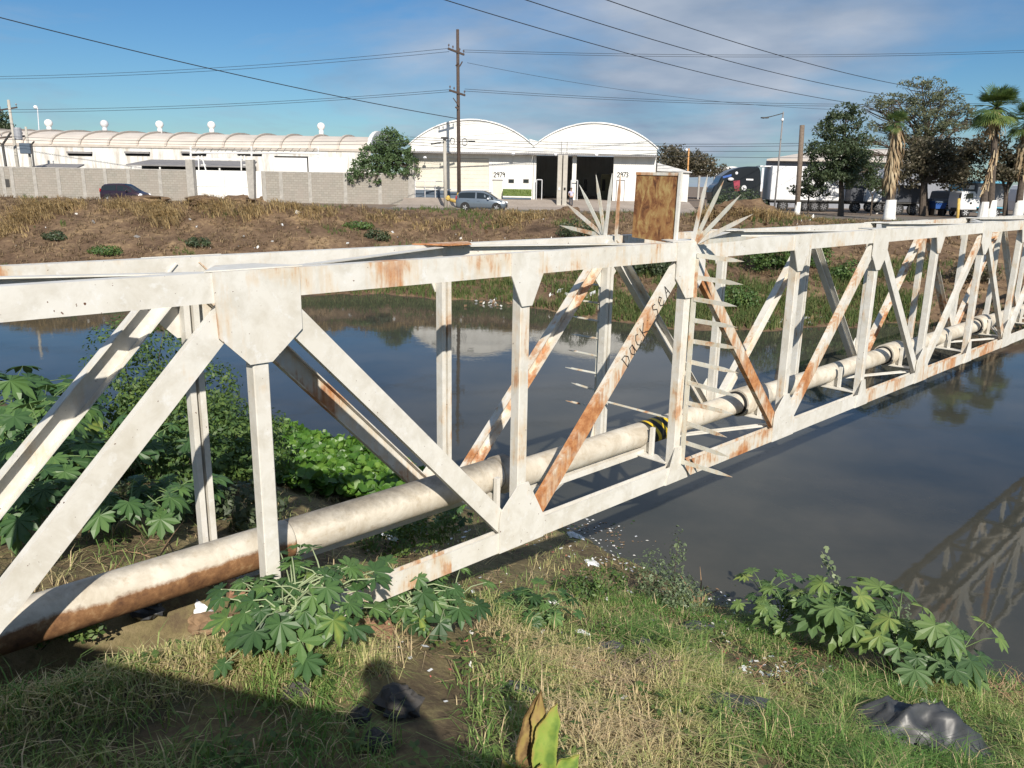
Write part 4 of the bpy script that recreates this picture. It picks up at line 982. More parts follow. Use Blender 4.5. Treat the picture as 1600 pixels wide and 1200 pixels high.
    for q in (-1, 1):
        f = P(q * .06, step * q + .035, .02); m.ball(f, (.032 * H, .075 * H, .024 * H), 10, 6)
    m.build('shoes', M['dark'], t, smooth=True)
    return t
person(Vector((.06, -.33, -1.66)), 1.88, 0., 'person at the bridge edge holding a phone, whose head shadow falls on the grass', [((-.15, .06, .70), (-.06, .13, .775)), ((.15, .06, .70), (.06, .13, .775))], .0)
m = MB(); m.box((.06, -.045, -.20), (.16, .009, .078)); tag(m.build('phone', M['dark'], loc=(.06, -.045, -.2), bevel=.004), 'phone held up by the person at the bridge edge', 'phone')
# ------------------------------------------------------------------ far bank vegetation
random.seed(81)
dm = MB(); gm = MB()
def tuft(mb, p, n, L, w, lean, v0, v1, az=None):
    for i in range(n):
        a = ru(0, 2 * PI) if az is None else az + random.gauss(0, .6)
        blade(mb, p + Vector((ru(-.15, .15) * L, ru(-.15, .15) * L, -.03)), L * ru(.6, 1.2), w * ru(.6, 1.3), lean * ru(.5, 1.2), a, ru(v0, v1))
for i in range(17000):
    x = ru(-34, 24); y = ru(31, 56); yw = far_water_y(x)
    if y < yw + .3 or abs(x) > .68 * y + 2: continue
    t = (y - yw) / 13.
    dn = fbm(x * .3, y * .3, 60., 3)
    if dn < -.2 and R() < .6: continue
    z = far_z(x, y); gr = fbm(x * .25 + 9, y * .4, 70., 3) + (.45 if t < .22 else 0) - (.35 if x < -8 else 0) + (.2 if 4 < x < 14 and y < 44 else 0)
    if gr > .12: tuft(gm, Vector((x, y, z)), 6, ru(.18, .5), .016, .8, .35, 1.)
    else: tuft(dm, Vector((x, y, z)), 6, ru(.12, .42), .016, 1.2, -.1, .55)
# big drooping clumps of dry grass along the crest
for (px, py, n, L, sp) in [(40, 345, 240, 1.0, 1.6), (70, 330, 240, 1.1, 1.6), (10, 365, 160, .9, 1.2), (110, 325, 120, .8, 1.2), (240, 330, 260, .9, 1.4), (262, 345, 220, 1.1, 1.2), (190, 322, 140, .7, 1.2), (320, 318, 220, .8, 1.6), (345, 330, 150, .8, 1.2), (395, 335, 140, 1.1, 1.2), (455, 325, 160, .7, 1.6), (500, 335, 140, .7, 1.4), (600, 340, 120, .6, 1.6), (820, 340, 240, .7, 1.8), (795, 348, 160, .6, 1.2), (850, 335, 130, .6, 1.2), (690, 355, 100, .6, 1.5), (1130, 341, 300, 1.1, 1.8), (1160, 341, 360, 1.3, 2.), (1190, 342, 260, 1.1, 1.6), (1230, 343, 200, .8, 1.6), (1280, 347, 160, .5, 2.)]:
    c = far_hit(px, py)
    for i in range(n // 2):
        q = c + Vector((random.gauss(0, sp * .45), random.gauss(0, .5), 0)); q.z = far_z(q.x, q.y)
        tuft(dm, q, 7, L * ru(.5, 1.), .019, 1.25, .35, 1.15, az=-PI / 2 - .5)
for i in range(12000):
    px = ru(380, 1450); py = ru(405, 520)
    p = far_hit(px, py)
    if p.z < ZW + .02 or p.y > 45: continue
    if fbm(p.x * .4, p.y * .6, 91., 3) < (-.5 if p.y - far_water_y(p.x) < 3.5 else .05): continue
    tuft(gm, p, 5, ru(.25, .55), .014, .6, .35, 1.1)
tag(dm.build('dry_grass', M['dry']), kind='stuff'); tag(gm.build('bank_grass', M['bank_grass']), kind='stuff')
def fshrub(label, px, py, rx, rz, n, mat, seed, leaf=.07, name='shrub'):
    c = far_hit(px, py)
    shrub(label, c, [(0, 0, rz * .6, rx, rx * .8, rz * .7), (rx * .6, -.2, rz * .4, rx * .6, rx * .5, rz * .5), (-rx * .6, .1, rz * .45, rx * .6, rx * .5, rz * .5)], n, leaf, mat, seed, .03, name)
fshrub('large dark green bush on the far bank seen through the truss right of the spikes', 1210, 425, 1.3, 1.7, 5200, 'shrub', 101)
fshrub('green bush on the far bank right of the large dark bush', 1265, 418, .9, 1.3, 3000, 'shrub', 102)
fshrub('dark green bush on the far bank under the rusty sheet', 1010, 430, 1.1, .9, 3000, 'tree_dark', 103)
fshrub('broad bush on the far bank just left of the spiked post', 1065, 425, 1.0, .9, 2600, 'shrub', 104)
fshrub('low bush on the far bank below the fan of spikes at left', 905, 372, 1.2, .9, 1800, 'tree_dark', 105)
fshrub('green weed patch on the slope below the block wall', 560, 357, .9, .35, 900, 'shrub', 106)
fshrub('dark weed clump low on the slope above the truss rail', 590, 375, .7, .5, 900, 'tree_dark', 107)
fshrub('weed clump on the slope at the left under the dry grass', 85, 375, .7, .4, 800, 'tree_dark', 108)
fshrub('greenish weed clump on the slope below the purple car', 165, 398, .9, .4, 900, 'shrub', 109)
fshrub('dark weed clump on the slope below the white gate', 310, 385, .7, .4, 900, 'tree_dark', 110)
fshrub('bush in front of the black lorry tractor', 1150, 339, 1.7, 1.5, 2600, 'tree_dark', 111, .09)
fshrub('grey green bush on the far bank between the right truss diagonals', 1330, 440, .9, .8, 2200, 'shrub', 112)
fshrub('bush low on the far bank near the right frame edge', 1520, 440, 1.0, .8, 1800, 'tree_brown', 113)
fshrub('creeping green bush at the waterline under the right spikes', 1145, 480, 1.0, .8, 2200, 'shrub', 114)
# litter on the far bank and shore
random.seed(82); fl = MB()
for i in range(340):
    px, py = (ru(0, 1500), ru(335, 400)) if R() < .55 else random.choice([(1215, 505), (1265, 503), (860, 460), (770, 475), (1395, 480), (920, 465)])
    px += random.gauss(0, 14); py += random.gauss(0, 4); p = far_hit(px, py); L = ru(.03, .10) if i % 14 else ru(.1, .2)
    a = Vector((ru(-1, 1), ru(-1, 1), ru(-.3, .7))).normalized(); b = a.cross(Vector((0, 1, .3))).normalized(); c = p + Z3 * (L * .5 + .03); fl.cm = random.choice([0, 0, 1, 2, 2, 2])
    fl.add([c - a * L - b * L * .6, c + a * L * .7 - b * L * .5, c + a * L + b * L * .7, c - a * L * .6 + b * L * .5], [(0, 1, 2, 3)])
tag(fl.build('far_litter', [M['bag'], M['foam'], M['deadwood']]), kind='stuff')
def flump(label, px, py, rad, mat, seed, name='dirt_heap', cat='heap'):
    c = far_hit(px, py); m = MB(); m.ball(c + Z3 * rad[2] * .3, rad, 16, 9, .45); return tag(m.build(name, M[mat], loc=c), label, cat)
flump('dark rounded dirt heap in front of the white gate', 372, 316, (.9, .7, .34), 'far_soil', 1)
flump('dirt heap to the right of the gate post', 412, 316, (.7, .6, .38), 'far_soil', 2)
flump('earth mound left of the white gate', 318, 317, (1.1, .8, .32), 'far_soil', 3)
flump('earth mound right of the purple car', 232, 315, (1.2, .8, .30), 'far_soil', 4)
flump('brown earth mound under the bush before the lorry', 1165, 340, (2.0, 1.0, .8), 'far_soil', 5)
flump('small earth mound on the kerb before the twin posts', 890, 333, (.8, .6, .4), 'far_soil', 6)
# ------------------------------------------------------------------ buildings
def zt(px, py, Y): return at(px, py, Y).z
def xt(px, Y, py=300): return at(px, py, Y).x
def part_box(name, mat, parent, a, b, bevel=0):
    m = MB(); m.box2(a, b); return m.build(name, mat, parent, bevel=bevel)
def arc(xl, xr, zs, zp, n=28):
    hw = (xr - xl) / 2; cx = (xl + xr) / 2; sag = zp - zs; Rr = (hw * hw + sag * sag) / (2 * sag); zc = zp - Rr; a0 = math.asin(hw / Rr)
    return [(cx + Rr * math.sin(-a0 + 2 * a0 * i / n), zc + Rr * math.cos(-a0 + 2 * a0 * i / n)) for i in range(n + 1)]
ZA = zt(740, 239.5, HY)          # awning height
def hangar(label, pxl, pxr, pkx, pky, openings, depth=26):
    xl, xr = xt(pxl, HY, 240), xt(pxr, HY, 240); zp = zt(pkx, pky, HY); zs = ZA + .75
    t = thing('warehouse', ((xl + xr) / 2, HY, HZ), label, 'warehouse')
    A = arc(xl, xr, zs, zp)
    m = MB(); m.plate([(x, HY, z) for x, z in A] + [(xr, HY, ZA), (xl, HY, ZA)], (0, 1, 0), .25); m.build('gable_wall', M['white'], t)
    m = MB(); A2 = arc(xl - .12, xr + .12, zs - .02, zp + .16); A1 = arc(xl - .12, xr + .12, zs - .12, zp + .04)
    n = len(A2); vs_ = [(x, HY - .12, z) for x, z in A2] + [(x, HY + depth, z) for x, z in A2] + [(x, HY - .12, z) for x, z in A1] + [(x, HY + depth, z) for x, z in A1]
    m.add(vs_, [(i, i + 1, n + i + 1, n + i) for i in range(n - 1)] + [(2 * n + i, 2 * n + i + 1, i + 1, i) for i in range(n - 1)] + [(2 * n + i, 3 * n + i, 3 * n + i + 1, 2 * n + i + 1) for i in range(n - 1)] + [(n + i, n + i + 1, 3 * n + i + 1, 3 * n + i) for i in range(n - 1)])
    m.build('roof', M['white_gloss'], t)
    # wall below the awning with real openings
    xs = [xl] + [q for o in openings for q in (o[0], o[1])] + [xr]
    m = MB()
    for i in range(0, len(xs), 2):
        if xs[i + 1] - xs[i] > .02: m.box2((xs[i], HY, HZ - .5), (xs[i + 1], HY + .25, ZA - .003))
    for o in openings: m.box2((o[0] + .001, HY + .01, o[2]), (o[1] - .001, HY + .24, ZA - .004))
    m.box2((xl, HY + depth - .3, HZ - .5), (xr, HY + depth, zs)); m.box2((xl, HY + .26, HZ - .5), (xl + .2, HY + depth - .3, zs - .1)); m.box2((xr - .2, HY + .26, HZ - .5), (xr, HY + depth - .3, zs - .1))
    m.build('wall', M['white'], t)
    # corrugated awning
    m = MB(); k = 60; vs_ = []
    for i in range(k * 2 + 1):
        x = xl + (xr - xl) * i / (k * 2); dz = .035 * (i % 2)
        vs_ += [(x, HY - .005, ZA + .10 + dz), (x, HY - 1.0, ZA - .06 + dz), (x, HY - 1.0, ZA - .10 + dz), (x, HY - .005, ZA + .03 + dz)]
    m.add(vs_, [(i * 4 + q, i * 4 + 4 + q, i * 4 + 4 + (q + 1) % 4, i * 4 + (q + 1) % 4) for i in range(k * 2) for q in range(4)]); m.build('awning', M['greyroof'], t)
    return t, xl, xr
Y = HY
h1, xl1, xr1 = hangar('white arched warehouse with closed cream doors behind the tall wooden pole, numbered 2979', 641, 833.5, 735, 188.5, [(xt(650, Y), xt(694, Y), zt(670, 247, Y)), (xt(699, Y), xt(763.5, Y), zt(730, 247, Y))])
h2, xl2, xr2 = hangar('white arched warehouse with open dark doorways and twin concrete posts in front, numbered 2973', 834, 1026, 930, 193.5, [(xt(837, Y), xt(893, Y), zt(870, 243, Y)), (xt(899.5, Y), xt(957, Y), zt(930, 243, Y))])
for a, b in ((650, 694), (699, 763.5)):
    m = MB(); x0, x1 = xt(a, Y), xt(b, Y); zt0 = zt(700, 247, Y)
    for i in range(20):
        z0 = HZ + (zt0 - HZ) * i / 20; z1 = HZ + (zt0 - HZ) * (i + 1) / 20
        m.box2((x0 + .003, HY + .1 + .012 * (i % 2), z0), (x1 - .003, HY + .16, z1 - .001))
    m.build('roller_door', M['cream'], h1)
m = MB(); m.box2((xt(648, Y), HY - .09, HZ), (xt(697, Y), HY - .03, zt(670, 297, Y))); m.box2((xt(697.2, Y), HY - .1, HZ), (xt(768, Y), HY - .03, zt(730, 299.5, Y))); m.build('plinth', M['blue'], h1)
# railings
m = MB()
for py in (283, 296): m.tube([at(648, py, Y - .7), at(697, py + .4, Y - .7)], .035, 6)
for px in (648.5, 664, 680, 696): m.tube([Vector((xt(px, Y - .7), Y - .7, HZ)), Vector((xt(px, Y - .7), Y - .7, zt(px, 283, Y - .7)))], .035, 6)
for py in (296.5,): m.tube([at(697, py, Y - .7), at(768, py + .6, Y - .7)], .05, 6)
tag(m.build('railing', M['silver'], loc=(xt(690, Y), Y - .7, HZ)), 'thin metal railing before the left warehouse doors', 'railing')
o = part_box('side_door', M['cream'], h1, (xt(770.5, Y), HY - .05, HZ), (xt(784.5, Y), HY - .003, zt(777, 282, Y)))
m = MB(); m.box2((xt(769.5, Y), HY - .09, zt(777, 282, Y)), (xt(785.5, Y), HY - .004, zt(777, 280.5, Y))); m.build('door_lintel', M['greyroof'], o)
for px in (798.5, 821.5):
    o = part_box('window', M['steel_dark'], h1, (xt(px - 4.4, Y), HY - .03, zt(px, 286, Y)), (xt(px + 4.4, Y), HY - .003, zt(px, 280, Y)))
    part_box('pane', M['glass'], o, (xt(px - 3.4, Y), HY - .036, zt(px, 285.2, Y)), (xt(px + 3.4, Y), HY - .031, zt(px, 280.8, Y)))
m = MB(); m.box2((xt(786, Y), HY - .8, HZ), (xt(830, Y), HY - .75, zt(808, 309, Y))); tag(m.build('low_wall', M['blue'], loc=(xt(808, Y), HY - .8, HZ)), 'low blue grey wall under the green hedge strip', 'wall')
random.seed(5); fm = MB(); x0, x1 = xt(786, Y), xt(830, Y); z0, z1 = zt(808, 306, Y), zt(808, 296.5, Y)
fm.box2((x0, HY - .68, z0 - .1), (x1, HY - .14, z1 - .06), .35)
for i in range(1700):
    p = Vector((ru(x0, x1), HY - .7 - R() * .05, ru(z0, z1 + .03))) if R() < .7 else Vector((ru(x0, x1), HY - ru(.12, .7), z1 - .05 + R() * .08)); a = Vector((ru(-1, 1), ru(-.5, .5), ru(-1, 1))).normalized() * .05; b = a.cross(Vector((0, 1, 0)))
    fm.add([p - a, p + b, p + a, p - b], [(0, 1, 2, 3)], ru(.2, .9))
tag(fm.build('hedge', leafmat('hedge_leaf', [(0., (.08, .13, .03)), (.5, (.14, .20, .045)), (1., (.22, .28, .07))], .2), loc=(x0, HY - .7, z0)), 'clipped green hedge strip beneath the two small windows', 'hedge')
m = MB(); m.box2((x0, HY - .84, z0 - .14), (x1, HY - .12, z0 - .02)); tag(m.build('planter_edge', M['white'], loc=(x0, HY - .8, z0)), 'white planter edge under the green hedge strip', 'planter')
for (txt, px, hh) in (('2979', 771.5, h1), ('2973', 963.5, h2)):
    m = MB(); strokes(m, txt, Vector((xt(px, Y), HY - .006, zt(px, 276.6, Y))), Vector((1, 0, 0)), Z3, Vector((0, -1, 0)), .42, .62, .035); m.build('house_number', M['dark'], hh)
o = part_box('side_door', M['white_gloss'], h2, (xt(963.5, Y), HY - .05, HZ), (xt(974.5, Y), HY - .003, zt(969, 283, Y)))
m = MB(); m.box2((xt(962.5, Y), HY - .07, HZ), (xt(963.4, Y), HY - .003, zt(969, 282, Y))); m.box2((xt(974.6, Y), HY - .07, HZ), (xt(975.6, Y), HY - .003, zt(969, 282, Y))); m.box2((xt(962.5, Y), HY - .07, zt(969, 282, Y)), (xt(975.6, Y), HY - .003, zt(969, 281, Y))); m.build('door_frame', M['greyroof'], o)
for px in (847, 888, 899, 905): pass
for (a, b) in ((838, 846.5), (892, 902)):
    m = MB(); zt0 = zt(850, 281, Y)
    for px in (a, b): m.tube([Vector((xt(px, Y - .4), Y - .4, HZ)), Vector((xt(px, Y - .4), Y - .4, zt0))], .045, 6)
    m.tube([Vector((xt(a, Y - .4), Y - .4, zt0)), Vector((xt(b, Y - .4), Y - .4, zt0))], .045, 6)
    tag(m.build('bollard_frame', M['silver'], loc=(xt(a, Y), Y - .4, HZ)), 'white tube frame at the %s of the open doorways' % ('left edge' if a < 850 else 'middle column'), 'guard rail')
o = part_box('back_partition', plain('olive_wall', (.14, .14, .09), .9), h2, (xt(938, Y + 6), Y + 6, HZ), (xr2 - .3, Y + 6.15, zt(940, 272, Y + 6)))
for px in (912, 940): part_box('inner_window', M['dark'], o, (xt(px, Y + 6), Y + 5.95, zt(px, 298, Y + 6)), (xt(px + 5, Y + 6), Y + 5.99, zt(px, 280, Y + 6)))
for i, (px, py, hh) in enumerate(((664, 246.5, h1), (802, 240.5, h1), (868.5, 241.5, h2), (932, 242, h2))):
    m = MB(); p = at(px, py, Y - 1.05); m.ball(p, (.18, .14, .13), 10, 7); m.tube([p + Z3 * .1, p + Z3 * .1 + Vector((0, 1., .05))], .03, 5); m.build('floodlight', M['lamp'], hh, smooth=True)
# wall drawing remnants on the left gable: two rings
for px, py, r in ((707, 220.5, .26), (726, 222, .30)):
    m = MB(); c = at(px, py, HY - .01); n = 24
    vs_ = [c + Vector((math.cos(2 * PI * k / n) * q * r * .85, 0, math.sin(2 * PI * k / n) * q * r * 1.15)) for q in (.82, 1.) for k in range(n)]
    m.add(vs_, [(k, (k + 1) % n, n + (k + 1) % n, n + k) for k in range(n)]); m.build('painted_ring', M['steel_dark'], h1)
m = MB(); m.plate([(xl1 + 11.0, HY + .02, ZA), (xr1 + .6, HY + .02, ZA), (xr1 + .6, HY + .02, ZA + 1.1), (xr1 - .4, HY + .02, ZA + 1.35), (xl1 + 11.0, HY + .02, ZA + 1.0)], (0, 1, 0), .2); m.build('valley_parapet', M['white'], h1)
# lean-to annex on the right
an = thing('annex', (xt(1050, Y + 2), Y + 2, ZG), 'low white lean-to annex with sloping roof right of the arched warehouses', 'annex'); Ya = Y + 2
m = MB(); x0, x1 = xt(1024, Ya), xt(1075, Ya); m.plate([(x0, Ya, ZG), (x1, Ya, ZG), (x1, Ya, zt(1075, 270, Ya)), (x0, Ya, zt(1024, 267, Ya))], (0, 1, 0), .2); m.build('wall', M['white'], an)
m = MB(); zA, zB = zt(1024, 254.5, Ya), zt(1075, 269, Ya); m.plate([(x0, Ya - .25, zA), (x1 + .2, Ya - .25, zB), (x1 + .2, Ya - .25, zB - .06), (x0, Ya - .25, zt(1024, 267, Ya) + .0)], (0, 1, 0), .24); m.plate([(x0, Ya - .01, zA + .003), (x1 + .2, Ya - .01, zB + .003), (x1 + .2, Ya - .01, zB - .05), (x0, Ya - .01, zA - .05)], (0, 1, 0), 14); m.build('roof', M['greyroof'] if False else plain('pale_roof_sheet', (.55, .55, .55), .6), an)
# long barrel roofed shed at left
YL = 86.
ls = thing('storage_shed', (xt(250, YL), YL, ZG), 'very long white shed with a ribbed tan barrel roof and round roof ventilators', 'warehouse')
xa, xb = -75., xt(579, YL, 230); ze = zt(300, 230, YL); ztp = zt(300, 204, YL)
m = MB(); m.box2((xa, YL, ZG), (xb, YL + .3, ze)); m.build('wall', M['stained'], ls)
def barrel(m, x0, x1, off, e0=0, e1=0, n=12):
    pr_ = []
    for i in range(n + 1):
        a = PI * .97 * i / n; pr_.append((YL + 7.0 - math.cos(a) * (7. + off), ze + off * .3 + math.sin(a) * (ztp - ze + off)))
    vs_ = [(x, y, z) for x in (x0, x1) for y, z in pr_]; k = len(pr_)
    m.add(vs_, [(i, i + 1, k + i + 1, k + i) for i in range(k - 1)] + [tuple(range(k - 1, -1, -1)), tuple(range(k, 2 * k))])
m = MB(); barrel(m, xa, xb, 0.); m.build('roof', M['tanroof'], ls, smooth=False)
for i in range(24):
    x = xt(80, YL, 226) + (xt(125, YL) - xt(80, YL)) * .98 * (i - 8)
    if x > xb - .3: break
    m = MB(); barrel(m, x - .11, x + .11, .16); m.build('roof_rib', M['rib'], ls)
m = MB(); barrel(m, xb - .3, xb + .1, .5); m.build('gable_parapet', M['white'], ls)
part_box('eave_band', M['rib'], ls, (xa, YL - .10, ze - .16), (xb, YL - .003, ze + .1))
for px in (77, 164, 250, 331, 502):
    m = MB(); c = at(px, 202 + px * .012, YL + 6); r = .42; m.lathe(c - Z3 * .3, [(.26, 0), (.26, .55), (.2, .6), (.28, .68), (.42, .9), (.43, 1.08), (.34, 1.28), (.15, 1.4), (0, 1.42)], 14); m.build('roof_ventilator', M['silver'] if px == 164 else M['white_gloss'], ls, smooth=True)
for px in (107, 197, 285, 372):
    x0, x1 = xt(px, YL, 240), xt(px + 37, YL, 240); w_ = part_box('window_slot', M['dark'], ls, (x0, YL - .02, zt(px, 243.5, YL)), (x1, YL - .004, zt(px, 239.8, YL)))
    part_box('window_hood', M['greyroof'], w_, (x0 - .05, YL - .3, zt(px, 239.7, YL)), (x1 + .05, YL - .004, zt(px, 236.6, YL)))
for px in (430, 482):
    part_box('wall_panel', M['white_gloss'], ls, (xt(px, YL), YL - .05, ZG), (xt(px + 54 if px < 450 else 540, YL), YL - .004, zt(px, 246, YL)))
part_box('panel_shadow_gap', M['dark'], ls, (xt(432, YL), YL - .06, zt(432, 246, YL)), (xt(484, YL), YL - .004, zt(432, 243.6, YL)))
# lean-to sheds behind the block wall
YS = 80.
for (a, b, py0, py1, lab) in ((210, 402, 248, 262, 'long low shed with grey sheet roof behind the block wall and white gate'), (47, 128, 254.5, 263, 'small low shed with grey roof behind the block wall at left')):
    t = thing('shed', (xt(a, YS), YS, ZG), lab, 'shed'); x0, x1 = xt(a, YS), xt(b, YS); zt_, zb_ = zt(a, py0, YS), zt(a, py0 + 9, YS)
    m = MB(); m.add([(x0, YS - 1.2, zb_), (x1, YS - 1.2, zb_), (x1 - .5, YS + 2, zt_), (x0 + 1.0, YS + 2, zt_), (x0, YS - 1.2, zb_ - .12), (x1, YS - 1.2, zb_ - .12), (x1 - .5, YS + 2, zt_ - .12), (x0 + 1., YS + 2, zt_ - .12)], [(0, 1, 2, 3), (7, 6, 5, 4), (0, 4, 5, 1), (1, 5, 6, 2), (2, 6, 7, 3), (3, 7, 4, 0)]); m.build('roof', M['greyroof'], t)
    m = MB(); m.box2((x0 + .4, YS + 1.2, ZG), (x1 - .4, YS + 1.4, zt_ - .5)); m.build('wall', M['steel_dark'], t)
    m = MB()
    for i in range(5): m.box((x0 + .3 + (x1 - x0 - .6) * i / 4, YS - 1., (ZG + zb_) / 2 - .08), (.14, .14, zb_ - ZG - .18))
    m.build('post', M['white'], t)
# block wall, left and right of the gate
YB = 75.3; zwt = zt(200, 263.5, YB)
def bwall(label, a, b, cols, ext=0):
    x0, x1 = xt(a, YB) - ext, xt(b, YB); t = thing('block_wall', ((x0 + x1) / 2, YB, ZG), label, 'wall')
    m = MB(); m.box2((x0, YB, ZG - .2), (x1, YB + .18, zwt - .10)); m.build('masonry', M['block'], t)
    m = MB(); m.box2((x0, YB - .03, zwt - .097), (x1, YB + .21, zwt)); m.build('coping', M['grey_conc'], t)
    m = MB(); m.box2((x0, YB - .02, ZG - .2), (x1, YB - .004, ZG + .75)); m.build('base_band', M['block'], t)
    for px in cols:
        m = MB(); x = xt(px, YB); m.box2((x - .16, YB - .045, ZG - .2), (x + .16, YB - .022, zwt - .1)); m.build('column', M['grey_conc'], t)
    return t
bwall('grey concrete block wall left of the white gate', 0, 295, [8, 22, 57, 94, 133, 167, 203, 252], 30)
wr_ = bwall('grey concrete block wall right of the white gate with a tree leaning over it', 410, 645, [414, 440, 485, 540, 594])
m = MB(); x = xt(643, YB); m.box2((x - .28, YB - .16, ZG), (x + .28, YB + .3, zt(643, 251, YB))); m.build('end_pillar', M['grey_conc'], wr_); m = MB(); m.box2((x - .12, YB - .05, zt(643, 251, YB)), (x + .12, YB + .15, zt(643, 246, YB))); m.build('pillar_cap', M['grey_conc'], wr_)
m = MB(); m.box2((xt(11, YB), YB - .06, zt(11, 292, YB)), (xt(17, YB), YB - .047, zt(11, 280, YB))); tag(m.build('meter_box', M['steel_dark'], loc=(xt(14, YB), YB - .06, zt(11, 292, YB))), 'dark meter box fixed to the block wall at far left', 'meter box')
for (px, w0, lab) in ((300.5, 5.2, 'tapering grey gate pillar left of the white gate'), (394, 6, 'tapering grey gate pillar right of the white gate')):
    m = MB(); x = xt(px, YB - .3); q = 16.2; zt_ = zt(px, 249.5, YB - .3); hw0 = w0 / q; hw1 = (w0 if px < 350 else w0 * .6) / q
    m.add([(x + sx * hh, YB - .3 + sy * .3, z) for z, hh in ((ZG, hw1), (zt_, hw0)) for sx, sy in ((-1, -1), (1, -1), (1, 1), (-1, 1))], [(0, 1, 5, 4), (1, 2, 6, 5), (2, 3, 7, 6), (3, 0, 4, 7), (4, 5, 6, 7)])
    tag(m.build('gate_pillar', M['grey_conc'], loc=(x, YB - .3, ZG)), lab, 'pillar')
YG = 75.5
gt = thing('steel_gate', (xt(350, YG), YG, ZG), 'white sheet steel gate between two grey pillars with lattice frames on top', 'gate')
for a, b in ((306, 351.6), (352.2, 389)): part_box('leaf_panel', M['white_gloss'], gt, (xt(a, YG), YG, ZG + .05), (xt(b, YG), YG + .08, zt(350, 266.5, YG)))
part_box('leaf_panel', M['white_gloss'], gt, (xt(398, YG), YG, ZG + .05), (xt(409.5, YG), YG + .08, zt(404, 267.5, YG)))
m = MB(); m.box2((xt(306, YG), YG - .05, zt(350, 291.6, YG)), (xt(389, YG), YG - .003, zt(350, 290.6, YG))); m.build('cross_rail', M['white_gloss'], gt)
for px in (314, 380):
    m = MB(); z0, z1 = zt(px, 266.5, YG), zt(px, 243, YG); x0, x1, x2, x3 = xt(px - 1, YG), xt(px + 10, YG), xt(px, YG), xt(px + 5, YG)
    m.tube([(x0, YG + .04, z0), (x2, YG + .04, z1)], .06, 5); m.tube([(x1, YG + .04, z0), (x3, YG + .04, z1)], .06, 5); m.tube([at(px - .3, 258, YG + .04), at(px + 7.8, 258, YG + .04)], .05, 5); m.build('lattice_frame', M['white_gloss'], gt)
# security frame above the wall
sf = thing('security_frame', (xt(398, YG), YG + .6, ZG), 'white overhead frame with slanted barbed wire brackets above the gate and wall', 'frame'); m = MB(); Yf = YG + .6
for py, a, b in ((239, 297, 497), (249, 297, 395)): m.tube([at(a, py - .3, Yf), at(b, py + .6, Yf)], .10 if py == 239 else .07, 6)
for px in (298, 393, 497): m.tube([Vector((xt(px, Yf), Yf, ZG)), at(px, 229, Yf)], .09, 6)
m.build('frame_tube', M['white_gloss'], sf)
m = MB()
for i in range(17):
    px = 305 + i * 11.4; m.tube([at(px, 238, Yf), at(px + 5, 231.5, Yf - .3)], .03, 4)
for py in (232, 235): m.tube([at(300 , py, Yf - .2), at(497, py + .8, Yf - .2)], .014, 4)
m.build('wire_bracket', M['greyroof'], sf)
# right hand warehouse behind the lorries
Yw = 92.
rw = thing('warehouse', (xt(1280, Yw), Yw, ZG), 'grey warehouse with a low tan pitched roof behind the white trailer', 'warehouse')
m = MB(); m.box2((xt(1194, Yw), Yw, ZG), (xt(1500, Yw), Yw + .3, zt(1200, 251, Yw))); m.build('wall', plain('blue_grey_wall', (.25, .26, .29), .8), rw)
m = MB(); m.plate([(xt(1190, Yw), Yw - .8, zt(1195, 251.5, Yw)), (xt(1505, Yw), Yw - .8, zt(1195, 250.5, Yw)), (xt(1505, Yw), Yw + 14, zt(1500, 226, Yw)), (xt(1345, Yw), Yw + 14, zt(1345, 229, Yw))], Vector((0, -.25, .97)), .2); m.build('roof', M['tanroof'], rw)
# distant twin arches
for (a, b, pk, Yd, lab) in ((1116, 1166, 263, 135., 'distant white arched roof behind the black lorry'), (1068, 1116, 266, 138., 'distant white arched roof left of the black lorry')):
    t = thing('arched_shed', (xt(a, Yd), Yd, ZG), lab, 'shed'); A = arc(xt(a, Yd), xt(b, Yd), zt(a, 275, Yd), zt(a, pk, Yd), 16); m = MB(); k = len(A)
    vs_ = [(x, y, z + o) for y in (Yd, Yd + 20) for o in (0, .35) for x, z in A]
    m.add(vs_, [(i, i + 1, k + i + 1, k + i) for i in range(k - 1)] + [(k + i, k + i + 1, 3 * k + i + 1, 3 * k + i) for i in range(k - 1)] + [(i, i + 1, 2 * k + i + 1, 2 * k + i) for i in range(k - 1)]); m.build('roof', M['white_gloss'], t)
    m = MB()
    for x, _ in (A[0], A[-1], A[k // 2]): m.box2((x - .15, Yd + .3, ZG), (x + .15, Yd + .6, A[0][1] + .1))
    m.build('post', M['grey_conc'], t)
m = MB(); Yq = 84; m.box2((xt(1530, Yq), Yq, ZG), (xt(1575, Yq), Yq + 6, zt(1540, 283, Yq))); o = tag(m.build('kiosk', M['teal'], loc=(xt(1550, Yq), Yq, ZG)), 'teal blue painted building between the right hand tree trunks', 'building')
m = MB(); Yq = 95; m.box2((xt(1450, Yq), Yq, ZG), (xt(1500, Yq), Yq + 6, zt(1460, 273, Yq))); o = tag(m.build('pale_building', plain('pale_grey_wall', (.5, .5, .5), .9), loc=(xt(1475, Yq), Yq, ZG)), 'pale grey building above the blue bin', 'building')
